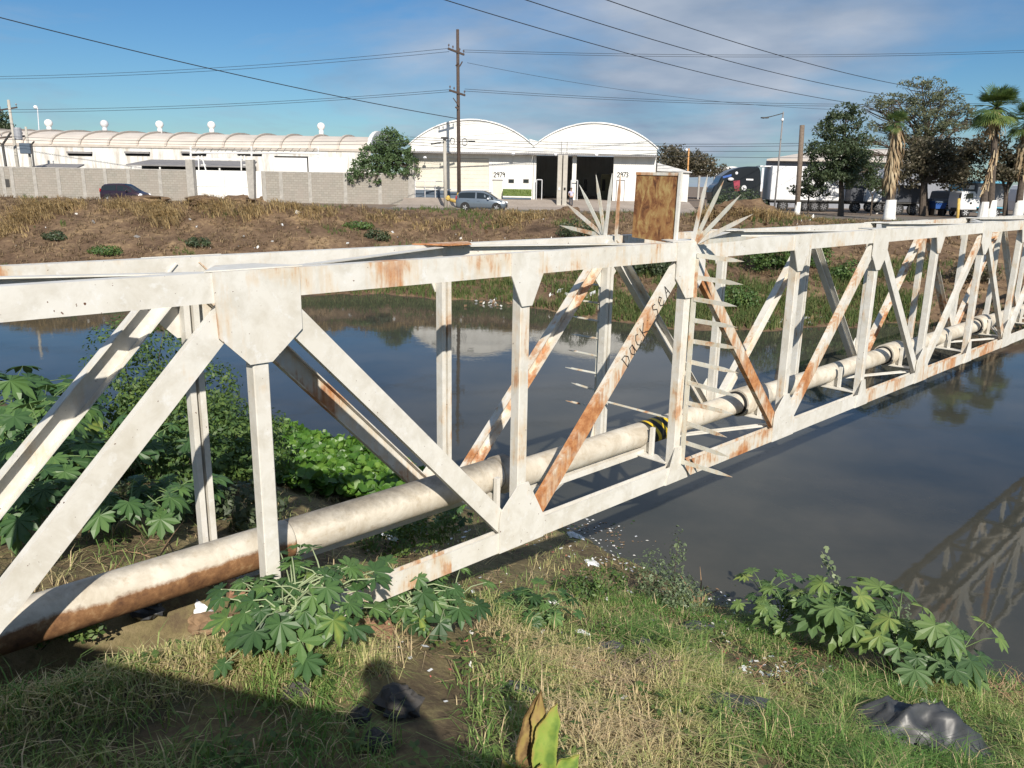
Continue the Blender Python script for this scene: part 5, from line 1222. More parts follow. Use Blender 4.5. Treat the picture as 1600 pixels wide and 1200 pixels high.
# ------------------------------------------------------------------ vehicles
def wheel(t, c, ax, r, w, mat='rim', spokes=5):
    m = MB(); m.lathe(c - ax * w / 2, [(r * .62, 0), (r * .9, 0), (r, w * .2), (r, w * .8), (r * .9, w), (r * .62, w)], 20, ax); tw = m.build('wheel', M['tyre'], t)
    m = MB(); m.lathe(c - ax * (w / 2 - .012), [(0, .02), (r * .2, .02), (r * .25, .05), (r * .6, .07), (r * .64, .02), (r * .64, w - .04), (0, w - .03)], 16, -ax if False else ax)
    side = ax
    for q in (-1, 1):
        for k in range(spokes):
            a = 2 * PI * k / spokes; X = ax.cross(Z3).normalized(); d = X * math.cos(a) + Z3 * math.sin(a); sv = ax.cross(d)
            p = c + ax * (q * (w / 2 - .005)); m.box(p + d * r * .36, (r * .5, r * .17, .02), ax=(d, sv, ax))
    m.build('rim', M[mat], tw)
def car(base, yaw, paint, label, L=3.7, H=1.5, W=1.6):
    t = thing('parked_car', base, label, 'car')
    X = Vector((math.cos(yaw), math.sin(yaw), 0)); Yv = Vector((-math.sin(yaw), math.cos(yaw), 0))
    P = lambda x, y, z: base + X * (x * L) + Yv * (y * W) + Z3 * (z * H)
    # stations: x, zbot, zbelt, ztop, half width, roof half width ; front at +x
    S_ = [(-.50, .30, .52, .56, .40, .36), (-.485, .17, .58, .66, .47, .38), (-.45, .14, .60, .86, .49, .38), (-.40, .14, .605, .955, .495, .385), (-.27, .13, .60, .99, .50, .39), (-.08, .13, .59, 1.0, .50, .39), (.05, .13, .58, .985, .50, .385), (.14, .13, .57, .90, .50, .37), (.24, .13, .555, .745, .495, .38), (.33, .13, .545, .60, .49, .40), (.42, .14, .50, .535, .47, .38), (.47, .15, .44, .47, .43, .34), (.50, .22, .34, .38, .36, .30)]
    def sec(s):
        x, zb, zl, zt_, hw, rw = s
        half = [(hw * .92, zb), (hw, zb + .12), (hw * 1.0, (zb + zl) / 2 + .05), (hw * .97, zl), (rw + (hw * .97 - rw) * .12, zl + (zt_ - zl) * .88), (rw * .8, zt_), (0, zt_ + .012)]
        pts = half + [(-a, b) for a, b in half[-2::-1]]
        return [P(x, a, b) for a, b in pts]
    rings = [sec(s) for s in S_]; n = len(rings[0]); m = MB()
    m.add([p for r in rings for p in r], [(i * n + k, (i + 1) * n + k, (i + 1) * n + k + 1, i * n + k + 1) for i in range(len(rings) - 1) for k in range(n - 1)] + [((i + 1) * n, i * n, i * n + n - 1, (i + 1) * n + n - 1) for i in range(len(rings) - 1)] + [tuple(range(n)), tuple(range(len(rings) * n - 1, (len(rings) - 1) * n - 1, -1))])
    m.build('body', M[paint], t, smooth=True)
    def quad(m, pts, nrm, e=.012): m.plate([p + nrm * .002 for p in pts], nrm, e)
    # side windows on both sides, split by a pillar
    for q in (-1, 1):
        ki, kj = (3, 4) if q > 0 else (n - 4, n - 5)
        for (a, b) in ((2.35, 4.9), (5.1, 8.35)):
            m = MB()
            def at_f(f, v):
                i = min(int(f), len(rings) - 2); g = f - i
                lo = rings[i][ki].lerp(rings[i + 1][ki], g); hi = rings[i][kj].lerp(rings[i + 1][kj], g); return lo.lerp(hi, v)
            fs_ = [a + (b - a) * k / 6 for k in range(7)]; nr = Yv * q
            vs_ = [at_f(f, .10) + nr * .012 for f in fs_] + [at_f(f, .90) + nr * .012 for f in fs_]
            m.add(vs_, [(k, k + 1, 8 + k, 7 + k) for k in range(6)]); m.build('side_window', M['glass'], t)
        for name, x, z, sz, mt in (('headlight', .455, .43, (.22, .10, .16), 'lamp'), ('tail_light', -.487, .62, (.08, .10, .28), 'redlamp')):
            m = MB(); m.ball(P(x, q * .36 * (1.08 if name == 'headlight' else 1.15), z), (sz[0] * .8, sz[1], sz[2] * .7), 10, 7); m.build(name, M[mt], t, smooth=True)
        m = MB(); m.ball(P(.17, q * .56, .62), (.09, .10, .08), 10, 6); m.build('mirror', M['lamp' if paint == 'car_grey' else paint], t, smooth=True)
        m = MB(); m.box(P(-.03, q * .503, .50), (.16, .03, .03), yaw); m.box(P(-.24, q * .50, .52), (.16, .03, .03), yaw); m.build('door_handle', M[paint], t)
        for x in (-.30, .335):
            m = MB(); m.lathe(P(x, q * .44, .205), [(0, -.02), (.30 * H / 1.5 * 1.22, -.02), (.30 * H / 1.5 * 1.22, .108), (0, .108)], 20, Yv * q); m.build('wheel_arch', M['tyre'], t)
            wheel(t, P(x, q * .465, .19), Yv, .285, .19)
        m = MB(); m.sweep([(-.02, -.03), (.02, -.03), (.02, .03), (-.02, .03)], P(-.18, q * .49, .16), P(.22, q * .49, .16), Yv, Z3); m.build('sill', M['tyre'], t)
    for nm_, i0, i1 in (('windscreen', 6.15, 8.9), ('rear_window', 1.3, 2.75)):
        m = MB(); vs_ = []
        for f in [i0 + (i1 - i0) * k / 5 for k in range(6)]:
            i = int(f); g = f - i; c = [rings[i][k].lerp(rings[i + 1][k], g) for k in (5, 6, 7)]
            for p in (c[0].lerp(c[1], .06), c[1], c[2].lerp(c[1], .06)): vs_.append(p + Z3 * .012 + X * (.012 if nm_ == 'windscreen' else -.012))
        m.add(vs_, [(k * 3 + j, k * 3 + j + 1, k * 3 + 4 + j, k * 3 + 3 + j) for k in range(5) for j in range(2)]); m.build(nm_, M['glass'], t)
    m = MB(); m.box(P(.498, 0, .30), (.03, .5, .16), yaw); m.build('grille', M['tyre'], t)
    return t
c = at(753, 331, 61.5); car(Vector((c.x, 61.5, ZG + .02)), -.16, 'car_grey', 'grey hatchback parked below the tall wooden pole, facing right', 3.75, 1.50, 1.62)
c = at(186, 318, 66); car(Vector((c.x, 67.3, ZG + .02)), -.12, 'car_purple', 'dark plum hatchback parked before the block wall, half hidden by the bank', 3.65, 1.5, 1.62)
# black lorry tractor facing left
Yt = 77.
def px3(px, py, Yo): return at(px, py, Yo)
tk = thing('lorry_tractor', (xt(1160, Yt), Yt, ZG), 'black lorry tractor unit with aerodynamic sleeper cab facing left', 'lorry')
prof = [(1113, 316), (1112, 300), (1116, 290), (1122, 287), (1127, 276), (1141, 266.5), (1156, 261.5), (1168, 260), (1186, 260), (1189, 268), (1189, 308), (1182, 316)]
m = MB(); pts = [px3(a, b, Yt) for a, b in prof]; m.plate(pts, (0, 1, 0), 2.4); o = m.build('cab', M['truck_black'], tk, bevel=.12)
m = MB(); m.plate([px3(a, b, Yt - .02) for a, b in ((1121, 291), (1128, 280), (1131, 281), (1130, 295), (1122, 297))], (0, 1, 0), .015); m.plate([px3(a, b, Yt - .02) for a, b in ((1132, 281), (1141, 279), (1142, 294), (1133, 295))], (0, 1, 0), .015); m.build('side_window', M['glass'], tk)
m = MB(); m.plate([px3(a, b, Yt - .02) for a, b in ((1129, 275.5), (1143, 272), (1143, 275.5), (1130, 278.5))], (0, 1, 0), .015); m.build('blue_visor', M['bluebin'], tk)
m = MB(); m.plate([px3(a, b, Yt - .02) for a, b in ((1146, 283), (1156, 281.5), (1156, 298), (1148, 299))], (0, 1, 0), .014); m.build('red_decal', M['pinkred'], tk)
m = MB(); m.lathe(px3(1162.5, 293.5, Yt - .01), [(0, 0), (.24, 0), (.24, .012), (0, .012)], 18, (0, -1, 0)); m.build('silver_emblem', M['silver'], tk)
m = MB(); m.plate([px3(a, b, Yt - .02) for a, b in ((1166, 279.2), (1177, 279.6), (1177, 282), (1166, 281.6))], (0, 1, 0), .014); m.build('white_strip', M['lamp'], tk)
m = MB(); m.ball(px3(1142, 280, Yt - .2), (.30, .1, .16), 10, 6); m.build('mirror', M['silver'], tk, smooth=True)
m = MB(); m.ball(px3(1151, 270.5, Yt - .02), (.14, .05, .14), 10, 6); m.build('roof_light', M['lamp'], tk, smooth=True)
for px, py in ((1114, 306), (1114, 313)): m = MB(); m.ball(px3(px, py, Yt + .4), (.12, .2, .14), 10, 6); m.build('headlight', M['lamp'], tk, smooth=True)
for px in (1124, 1180, 1196): wheel(tk, Vector((xt(px, Yt + .3), Yt + .25, ZG + .5)), Vector((0, 1, 0)), .5, .32, 'hub', 8)
m = MB(); m.box2((xt(1113, Yt), Yt + .7, ZG + .55), (xt(1206, Yt), Yt + 1.7, ZG + .85)); m.build('chassis', M['steel_dark'], tk)
m = MB(); m.box2((xt(1187.5, Yt), Yt - .02, zt(1190, 299, Yt)), (xt(1190.5, Yt), Yt + .1, zt(1190, 262, Yt))); m.box2((xt(1184, Yt), Yt - .05, zt(1190, 260.5, Yt)), (xt(1204, Yt), Yt + 1.2, zt(1190, 258.6, Yt))); m.build('exhaust_fairing', M['lamp'], tk)
def trailer(a, b, top, bot, Yo, mat, label, wheels, depth=2.5):
    t = thing('box_trailer', (xt(a, Yo), Yo, ZG), label, 'trailer'); m = MB(); m.box2((xt(a, Yo), Yo, zt(a, bot, Yo)), (xt(b, Yo), Yo + depth, zt(a, top, Yo))); o = m.build('box', M[mat], t, bevel=.04)
    m = MB()
    for i in range(int((xt(b, Yo) - xt(a, Yo)) / 1.2) + 1): m.box2((xt(a, Yo) + .1 + i * 1.2, Yo - .02, zt(a, bot, Yo) + .05), (xt(a, Yo) + .14 + i * 1.2, Yo - .003, zt(a, top, Yo) - .05))
    m.build('side_rib', M[mat], t)
    m = MB(); m.box2((xt(a, Yo) + .2, Yo + .6, ZG + .75), (xt(b, Yo) - .2, Yo + 1.9, zt(a, bot, Yo) - .003)); m.box2((xt(a, Yo), Yo - .01, zt(a, bot, Yo) - .12), (xt(b, Yo), Yo + .05, zt(a, bot, Yo) - .004)); m.build('chassis', M['steel_dark'], t)
    for px in wheels: wheel(t, Vector((xt(px, Yo), Yo + .25, ZG + .5)), Vector((0, 1, 0)), .5, .32, 'hub', 8)
    return t
trailer(1204, 1330, 259, 312, 76.3, 'trailer', 'long white box trailer behind the wood post and dark tree', [1226, 1262, 1276, 1290])
trailer(1350, 1398, 264, 315, 79., 'trailer', 'white box trailer left of the palm with the dead skirt', [1362, 1376, 1388])
trailer(1330, 1351, 262, 315, 75., 'container', 'tall narrow dark box trailer end between the two white trailers', [1340])
trailer(1399, 1440, 289, 316, 70., 'container', 'dark low lorry box in the shade right of the skirted palm', [1408, 1432])
# white box lorry facing left
Yk = 67.6
bl = thing('box_lorry', (xt(1540, Yk), Yk, ZG), 'white cab box lorry facing left under the right hand trees', 'lorry')
prof = [(1500, 328), (1500, 315), (1503, 300), (1507, 298.5), (1524, 299), (1527, 303), (1526, 328)]
m = MB(); m.plate([px3(a, b, Yk) for a, b in prof], (0, 1, 0), 1.9); m.build('cab', M['trailer'], bl, bevel=.05)
m = MB(); m.plate([px3(a, b, Yk - .02) for a, b in ((1508.5, 311), (1511.5, 302.5), (1521, 302), (1520.5, 310))], (0, 1, 0), .015); m.build('door_window', M['glass'], bl)
m = MB(); m.plate([px3(a, b, Yk - .0) + Vector((-.015, 0, 0)) for a, b in ((1501, 313), (1503.4, 301))] + [px3(a, b, Yk) + Vector((-.015, 1.8, 0)) for a, b in ((1503.4, 301), (1501, 313))], (-1, 0, 0), .01); m.build('windscreen', M['glass'], bl)
m = MB(); m.box2((xt(1518, Yk), Yk - .03, zt(1518, 319, Yk)), (xt(1521, Yk), Yk - .004, zt(1518, 316, Yk))); m.build('side_marker', M['dark'], bl)
m = MB(); m.box2((xt(1528, Yk), Yk, zt(1530, 323, Yk)), (xt(1577, Yk), Yk + 2.3, zt(1530, 286, Yk))); m.build('cargo_box', plain('lorry_box_grey', (.30, .30, .31), .6), bl, bevel=.04)
m = MB(); m.box2((xt(1527.2, Yk), Yk - .03, zt(1530, 323, Yk)), (xt(1533, Yk), Yk - .003, zt(1530, 292, Yk))); m.build('cargo_front', M['trailer'], bl)
m = MB(); m.box2((xt(1517, Yk), Yk + .3, zt(1520, 296, Yk)), (xt(1525, Yk), Yk + 1.4, zt(1520, 289.5, Yk))); m.build('cooling_unit', M['trailer'], bl)
m = MB(); m.box2((xt(1503, Yk), Yk + .5, ZG + .45), (xt(1577, Yk), Yk + 1.4, ZG + .75)); m.build('chassis', M['steel_dark'], bl)
for px in (1514, 1562): wheel(bl, Vector((xt(px, Yk), Yk + .16, ZG + .38)), Vector((0, 1, 0)), .38, .26, 'rim', 6)
m = MB(); m.ball(px3(1500.5, 306, Yk - .2), (.07, .1, .2), 8, 6); m.build('mirror', M['dark'], bl)
# white van at right edge
Yv_ = 74.; vn = thing('panel_van', (xt(1605, Yv_), Yv_, ZG), 'white van cut by the right frame edge', 'van'); m = MB(); m.plate([px3(a, b, Yv_) for a, b in ((1593, 330), (1593, 314), (1597, 296), (1602, 289), (1660, 289), (1660, 330))], (0, 1, 0), 1.9); m.build('body', M['trailer'], vn, bevel=.08)
m = MB(); m.box2((xt(1594, Yv_), Yv_ - .03, zt(1600, 326, Yv_)), (xt(1640, Yv_), Yv_ - .003, zt(1600, 322.5, Yv_))); m.build('bumper_strip', M['steel_dark'], vn)
for px in (1606, 1645): wheel(vn, Vector((xt(px, Yv_), Yv_ + .12, ZG + .36)), Vector((0, 1, 0)), .36, .22, 'rim', 6)
# silver pickup with blue load
Yp = 71.; pk = thing('pickup_truck', (xt(1475, Yp), Yp, ZG), 'dark pickup seen from the front beside the blue bin', 'pickup')
m = MB(); m.plate([px3(a, b, Yp) for a, b in ((1480, 328), (1480, 313), (1484, 312), (1488, 299), (1500, 298), (1500, 328))], (0, 1, 0), 3.6); m.build('body', M['steel_dark'], pk, bevel=.08)
m = MB(); m.plate([px3(a, b, Yp - .02) for a, b in ((1486, 311), (1489, 300.5), (1499, 300), (1499, 311))], (0, 1, 0), .015); m.build('windscreen', M['glass'], pk)
m = MB()
for py in (315, 319, 323, 326.5): m.box2((xt(1481, Yp), Yp - .04, zt(1490, py + .9, Yp)), (xt(1499.5, Yp), Yp - .004, zt(1490, py, Yp)))
m.build('grille', M['silver'], pk)
for px in (1483.5, 1497): wheel(pk, Vector((xt(px, Yp), Yp + .5, ZG + .36)), Vector((1, 0, 0)), .36, .22)
Yb = 70.; bb = thing('waste_bin', (xt(1470, Yb), Yb, ZG), 'bright blue waste skip left of the pickup', 'skip'); m = MB(); a0 = at(1460, 326, Yb); a1 = at(1480, 314.5, Yb)
m.add([(a0.x + .1, Yb, a0.z), (a1.x - .1, Yb, a0.z), (a1.x - .1, Yb + 1.1, a0.z), (a0.x + .1, Yb + 1.1, a0.z), (a0.x, Yb - .1, a1.z), (a1.x, Yb - .1, a1.z), (a1.x, Yb + 1.2, a1.z), (a0.x, Yb + 1.2, a1.z)], [(0, 1, 5, 4), (1, 2, 6, 5), (2, 3, 7, 6), (3, 0, 4, 7), (3, 2, 1, 0), (4, 5, 6, 7)]); m.build('tub', M['bluebin'], bb)
m = MB(); m.box2((a0.x - .05, Yb - .16, a1.z - .12), (a1.x + .05, Yb - .105, a1.z + .003)); m.build('rim_band', M['blue'], bb)
m = MB()
for q in (.15, .85): m.box2((a0.x + (a1.x - a0.x) * q - .06, Yb + .1, ZG), (a0.x + (a1.x - a0.x) * q + .06, Yb + .9, a0.z - .004))
m.build('skid', M['steel_dark'], bb)
Yb = 71.; m = MB(); m.box2((xt(1452, Yb), Yb, ZG), (xt(1460, Yb), Yb + 1, zt(1455, 312, Yb))); m.box2((xt(1451.6, Yb), Yb - .03, zt(1455, 312, Yb)), (xt(1460.4, Yb), Yb + 1.03, zt(1455, 310.5, Yb))); tag(m.build('dark_bin', M['container'], loc=(xt(1456, Yb), Yb, ZG)), 'dark bin left of the bright blue skip', 'bin')
# ------------------------------------------------------------------ poles and lines
def pole(name, label, px0, py0, px1, py1, Yo, r0, r1, mat, cat='pole', base_z=ZG):
    b = at(px1, py1, Yo); b.z = min(b.z, base_z + .02) if base_z is not None else b.z; tp = at(px0, py0, Yo); bx = Vector((at(px1, py1, Yo).x, Yo, base_z))
    t = thing(name, bx, label, cat); m = MB(); m.tube([bx - Z3 * .2, bx.lerp(tp, .5), tp], [r0, (r0 + r1) / 2, r1], 10); m.build('shaft', M[mat], t, smooth=True); return t, bx, tp
YP = 68.
up, ub, ut = pole('utility_pole', 'tall dark wooden utility pole with two crossarms before the left arched warehouse', 715, 46, 717.5, 322, YP, .17, .12, 'wood_pole')
def crossarm(t, pa, pb, Yo, ins):
    a = at(*pa, Yo); b = at(*pb, Yo); a.y -= .5; b.y += .5; m = MB(); dv = (b - a).normalized(); sv = dv.cross(Z3).normalized(); m.sweep([(-.06, -.07), (.06, -.07), (.06, .07), (-.06, .07)], a, b, sv, sv.cross(dv)); ca = m.build('crossarm', M['wood_pole'], t)
    for f in ins: p = a.lerp(b, f); m = MB(); m.lathe(p + Z3 * .06, [(.02, 0), (.02, .14), (.06, .15), (.07, .22), (.04, .30), (0, .31)], 8); m.build('insulator', M['ceramic'], ca)
crossarm(up, (701, 77.5), (724.5, 84), YP - .2, (.04, .3, .72, .97)); crossarm(up, (703, 142), (726, 148), YP - .2, (.04, .3, .97))
m = MB(); m.tube([at(712, 103, YP - .2), at(716, 98, YP - .2)], .05, 5); m.tube([at(722.5, 96, YP - .2), at(718, 104, YP - .2)], .05, 5); m.tube([at(708, 153, YP - .2), at(717, 166, YP - .2)], .04, 5); m.tube([at(711.5, 167, YP - .2), at(716, 171, YP - .2)], .06, 5); m.build('bracket', M['wood_pole'], up)
m = MB(); m.lathe(Vector((ub.x, YP, ZG)), [(.20, 0), (.20, 1.25), (.185, 1.26)], 10); m.build('guard_sleeve', M['yellow'], up)
p2, b2, t2 = pole('concrete_pole', 'shorter square grey concrete pole left of the tall wooden pole', 694.5, 216, 696.5, 318, 70., .17, .14, 'post_conc')
m = MB(); a, b = at(689, 215.5, 69.8), at(700, 215.5, 69.8); m.box((a + b) * .5, (b.x - a.x, .14, .16)); m.build('crossarm', M['steel_dark'], p2)
for px, py, q in ((683, 224, .10), (733, 222, .1)):
    pass
m = MB(); m.box((at(681, 224, 69.8) + Vector((0, 0, 0))), (.85, .12, .10), ax=(Vector((.98, 0, .18)).normalized(), Vector((0, 1, 0)), Vector((-.18, 0, .98)).normalized())); m.tube([at(686, 222.6, 69.8), at(694, 222, 69.8)], .03, 5); m.build('cable_joint', M['dark'], p2)
m = MB(); m.box((at(737, 221, 67.8)), (.55, .12, .12)); m.tube([at(717, 221.5, 67.8), at(737, 220, 67.8)], .02, 5); m.build('cable_joint', M['dark'], up)
m = MB(); m.ball(at(700, 310, 66.6), (.2, .2, .22), 12, 8, .2); m.tube([at(700, 311, 66.6), at(716, 316, 67.4)], .13, 8); tag(m.build('post_stay', M['yellow'], loc=at(700, 318, 66.6)), 'ochre sleeve lying between the two poles', 'sleeve')
for px, lab in ((873.5, 'left of the twin square concrete posts before the open doorway'), (882, 'right of the twin square concrete posts before the open doorway')):
    Yo = 73.4; x = xt(px, Yo); t = thing('concrete_post', (x, Yo, -1.95), lab, 'post'); m = MB(); zt_ = zt(px, 228 if px > 0 else 240, Yo); m.box2((x - .20, Yo - .2, -2.1), (x + .20, Yo + .2, zt(px, 242, Yo))); m.build('shaft', M['post_conc'], t, bevel=.03)
    m = MB(); m.tube([(x + .1, Yo, zt(px, 242, Yo)), (x + .1, Yo, zt(px, 221, Yo))], .03, 5); m.build('wire_riser', M['greyroof'], t); m = MB(); m.box2((x - .08, Yo - .24, zt(px, 297, Yo)), (x + .08, Yo - .203, zt(px, 293, Yo))); m.build('plate', M['dark' if px > 880 else 'bag'], t)
lp, lb, lt = pole('street_lamp', 'thin grey street lamp with an arm reaching left beside the white trailer', 1224, 174.5, 1209.5, 331, 66., .075, .05, 'greyroof', 'street lamp')
m = MB(); m.tube([at(1223.5, 177, 66.), at(1205, 182, 65.6), at(1192, 184.5, 65.3)], [.04, .035, .06], 6); m.build('arm', M['steel_dark'], lp); m = MB(); m.box(at(1195, 184, 65.35), (.55, .3, .08), .1); m.build('lamp_head', M['steel_dark'], lp); m = MB(); m.ball(at(1222.5, 187, 65.8), (.12, .12, .13), 10, 7); m.build('camera_dome', M['lamp'], lp, smooth=True)
wp, wb, wtp = pole('wood_post', 'thick cut off wooden pole with a whitewashed foot beside the dark tree', 1253.5, 195.5, 1245.5, 331, 64., .20, .18, 'wood_grey'); m = MB(); m.lathe(wb, [(.27, -.1), (.235, .2), (.222, 1.05), (.205, 1.06)], 12); m.build('whitewash', M['limewash'], wp, smooth=True)
op, ob, ot = pole('ochre_post', 'thin ochre lamp post right of the annex roof', 1076.5, 232, 1074, 292, 80., .08, .07, 'orangepost'); m = MB(); m.ball(at(1073, 234, 80.), (.14, .1, .12), 10, 6); m.build('lamp', M['lamp'], op)
yp, yb_, yt_ = pole('marker_post', 'pale ochre short post in front of the white box lorry cab', 1498.5, 310, 1496.5, 342, 55., .10, .09, 'yellow')
p5, b5, t5 = pole('concrete_pole', 'slim leaning concrete pole with transformer at the far left', 13, 156, 29, 264, 78., .17, .12, 'post_conc')
m = MB(); c = at(28, 209, 77.7); m.lathe(c - Z3 * .55, [(.3, 0), (.34, .05), (.34, 1.), (.3, 1.1), (0, 1.12)], 12); m.build('transformer', plain('transformer_grey', (.30, .31, .34), .5), p5)
crossarm(p5, (4, 173), (22, 167), 78., (.05, .5, .95)); crossarm(p5, (4, 216), (34, 212), 78., (.1, .9))
p6, b6, t6 = pole('concrete_pole', 'short concrete pole with dark meter cabinet right of the transformer pole', 40, 198, 50, 264, 77.4, .13, .10, 'post_conc')
m = MB(); c = at(41, 232, 77.1); m.box(c, (1.0, .5, .95)); m.build('cabinet', M['blue'], p6, bevel=.03)
p7, b7, t7 = pole('iron_post', 'dark slanted topped iron post at the left edge', 4, 226, 11, 264, 76.6, .13, .12, 'steel_dark'); m = MB(); m.tube([at(4, 226, 76.6), at(17, 207, 76.6)], .09, 6); m.tube([at(4, 226, 76.6), at(-6, 220, 76.6)], .06, 6); m.build('slant_arm', M['steel_dark'], p7)
p8, b8, t8 = pole('iron_post', 'dark iron post just right of the meter cabinet', 49, 224, 53, 264, 76.6, .09, .08, 'steel_dark'); m = MB(); m.tube([at(49, 226, 76.6), at(53.5, 221, 76.6)], .07, 6); m.build('slant_arm', M['steel_dark'], p8)
p9, b9, t9 = pole('street_lamp', 'distant thin lamp post with round white head over the long shed roof', 58.5, 168, 62, 250, 108., .07, .06, 'silver', 'street lamp'); m = MB(); m.ball(at(55.5, 167.5, 108.), (.28, .2, .24), 10, 7); m.build('lamp_head', M['lamp'], p9, smooth=True)
cab_n = [0]
def wire(pts, r, label, sag=None, n=26):
    a, b = pts; m = MB(); P_ = []
    for i in range(n + 1):
        f = i / n; p = a.lerp(b, f); p = p - Z3 * (sag or 0) * 4 * f * (1 - f); P_.append(p)
    m.tube(P_, r, 4, cap=False); tag(m.build('overhead_cable', M['cable'], loc=a), label, 'cable')
wire((at(-420, -85, 40), at(716, 185.5, 68.)), .028, 'thick dark cable running from upper left down to the tall wooden pole', .55)
for dy, dY, nm_ in ((0, 0, 'upper'), (3.2, .4, 'second')):
    wire((at(-500, 108 + dy, 84), at(702, 75.5 + dy * 1.6, 67.6 + dY)), .016, '%s of the two top left wires reaching the higher crossarm' % nm_, 1.35)
    wire((at(724, 78 + dy, 68 + dY), at(2100, 48 + dy, 84)), .016, '%s of the two top right wires leaving the higher crossarm' % nm_, 1.1)
    wire((at(-500, 155 + dy * 1.5, 84), at(704, 140 + dy, 67.6 + dY)), .016, '%s of the two lower left wires reaching the lower crossarm' % nm_, 1.25)
    wire((at(726, 139 + dy, 68 + dY), at(2100, 128 + dy, 84)), .016, '%s of the two lower right wires leaving the lower crossarm' % nm_, 1.6)
for a, b, s_, lab in (((430, -85), (1420, 172), .5, 'lowest'), ((600, -75), (1470, 158), .5, 'middle'), ((740, -75), (1520, 148), .45, 'highest')):
    wire((at(*a, 34), at(*b, 84)), .022, '%s of the three diagonal cables crossing the clouds' % lab, s_ + .5)
wire((at(730, 98, 68), at(1400, 173, 82)), .014, 'thin faint wire falling from the tall pole towards the right trees', .9)
for i, (ya, yb2) in enumerate(((214, 219.5), (217.5, 223.5), (222, 233), (226, 245))):
    wire((at(640, ya, 72 + i * .4), at(1420, yb2, 78)), .018, '%s low wire strung across the arched warehouse fronts' % ('top', 'second', 'third', 'bottom')[i], .45)
for i, (ya, yb2) in enumerate(((210, 219), (214.5, 224))):
    wire((at(-60, ya, 76), at(640, yb2, 74)), .016, '%s low wire strung along the long shed roof' % ('upper', 'lower')[i], .35)
# ------------------------------------------------------------------ trees
def tree(name, label, base, limbs, blobs, n, leaf, mat, seed, bark='bark', r0=.2, trunk=None, thr=-.18, freq=.9, whitewash=0):
    random.seed(seed); t = thing(name, base, label, 'tree'); tm = MB(); fm = MB()
    fork = trunk if trunk is not None else base + Z3 * 1.6
    tm.tube([base - Z3 * .1, base.lerp(fork, .5) + Vector((ru(-.1, .1), 0, 0)), fork], [r0 * 1.25, r0, r0 * .85], 9)
    for (cx, cy, cz, rx, ry, rz) in blobs:
        c = Vector((cx, cy, cz)); mid = fork.lerp(c, .5) + Vector((ru(-.3, .3), ru(-.3, .3), ru(-.1, .3)))
        tm.tube([fork, mid, c], [r0 * .6, r0 * .35, r0 * .14], 6)
        for q in range(limbs):
            d = Vector((random.gauss(0, 1), random.gauss(0, 1), random.gauss(.2, .8))).normalized(); e = c + Vector((d.x * rx, d.y * ry, d.z * rz)) * .95; s_ = mid.lerp(c, ru(.1, 1)); tm.tube([s_, s_.lerp(e, .5) + Vector((ru(-.15, .15), 0, ru(-.1, .15))), e], [r0 * .16, r0 * .1, r0 * .04], 4, cap=False)
    tm.build('trunk', M[bark], t)
    if whitewash: m = MB(); m.lathe(base, [(r0 * 1.6, -.1), (r0 * 1.35, .2), (r0 * 1.2, whitewash), (r0 * .9, whitewash + .01)], 12); m.build('whitewash', M['limewash'], t, smooth=True)
    vols = [b[3] * b[4] * b[5] for b in blobs]; tot = sum(vols)
    for (cx, cy, cz, rx, ry, rz), vv in zip(blobs, vols):
        k = int(n * vv / tot); made = 0; tr = 0
        while made < k and tr < k * 8:
            tr += 1; d = Vector((random.gauss(0, 1), random.gauss(0, 1), random.gauss(0, 1))).normalized() * (R() ** .4) * ru(.85, 1.08)
            p = Vector((cx + d.x * rx, cy + d.y * ry, cz + d.z * rz)); l = nz(p.x * freq, p.y * freq + seed, p.z * freq * 1.4) + .4 * nz(p.x * freq * 2.7, p.y * freq * 2.7, p.z * freq * 2.7 + seed)
            if l < thr: continue
            made += 1; nr = Vector((ru(-1, 1), ru(-1, 1), ru(-.2, 1))).normalized(); a = nr.cross(Vector((ru(-1, 1), ru(-1, 1), ru(-1, 1)))).normalized(); b = nr.cross(a); L = leaf * ru(.6, 1.3)
            fm.add([p - a * L, p + b * L * .45, p + a * L, p - b * L * .45], [(0, 1, 2, 3)], .45 + l * .45 + ru(-.25, .25))
    fm.build('crown', M[mat], t); return t
def bl_(px, py, Yo, rx, rz, ry=None): c = at(px, py, Yo); return (c.x, c.y, c.z, rx, ry or rx, rz)
gb = lambda px, Yo: Vector((xt(px, Yo, 325), Yo, ZG))
tree('leafy_tree', 'rounded green tree leaning over the end of the block wall', gb(606, 76.5), 7, [bl_(612, 228, 76.3, 1.9, 1.5), bl_(590, 245, 76, 1.9, 1.3), bl_(628, 248, 76, 1.8, 1.4), bl_(570, 262, 75.2, 1.4, 1.0), bl_(551, 276, 75., .7, .8), bl_(600, 268, 75.6, 1.5, .8), bl_(640, 262, 75.2, 1.1, .9), bl_(586, 280, 74.9, .6, .5), bl_(610, 208, 76.3, .9, .7)], 8000, .14, 'tree_mid', 201, r0=.2, trunk=at(606, 262, 76.3), thr=.04, freq=1.3)
Yt1 = 64.5
tree('dark_tree', 'dark green tree standing between the cut off pole and the skirted palm', gb(1315, Yt1), 8, [bl_(1322, 185, Yt1, 1.5, 1.2), bl_(1296, 200, Yt1, 1.4, 1.0), bl_(1340, 215, Yt1, 1.2, 1.0), bl_(1300, 235, Yt1, 2.1, 1.1), bl_(1335, 250, Yt1, 2.0, 1.2), bl_(1290, 268, Yt1, 1.9, 1.2), bl_(1325, 275, Yt1, 1.7, 1.0), bl_(1275, 285, Yt1, 1.1, .8), bl_(1362, 268, Yt1 + .5, 1.0, 1.0)], 12000, .13, 'tree_dark', 202, r0=.2, trunk=at(1314, 278, Yt1), thr=-.02, freq=1.1)
Yt2 = 71.
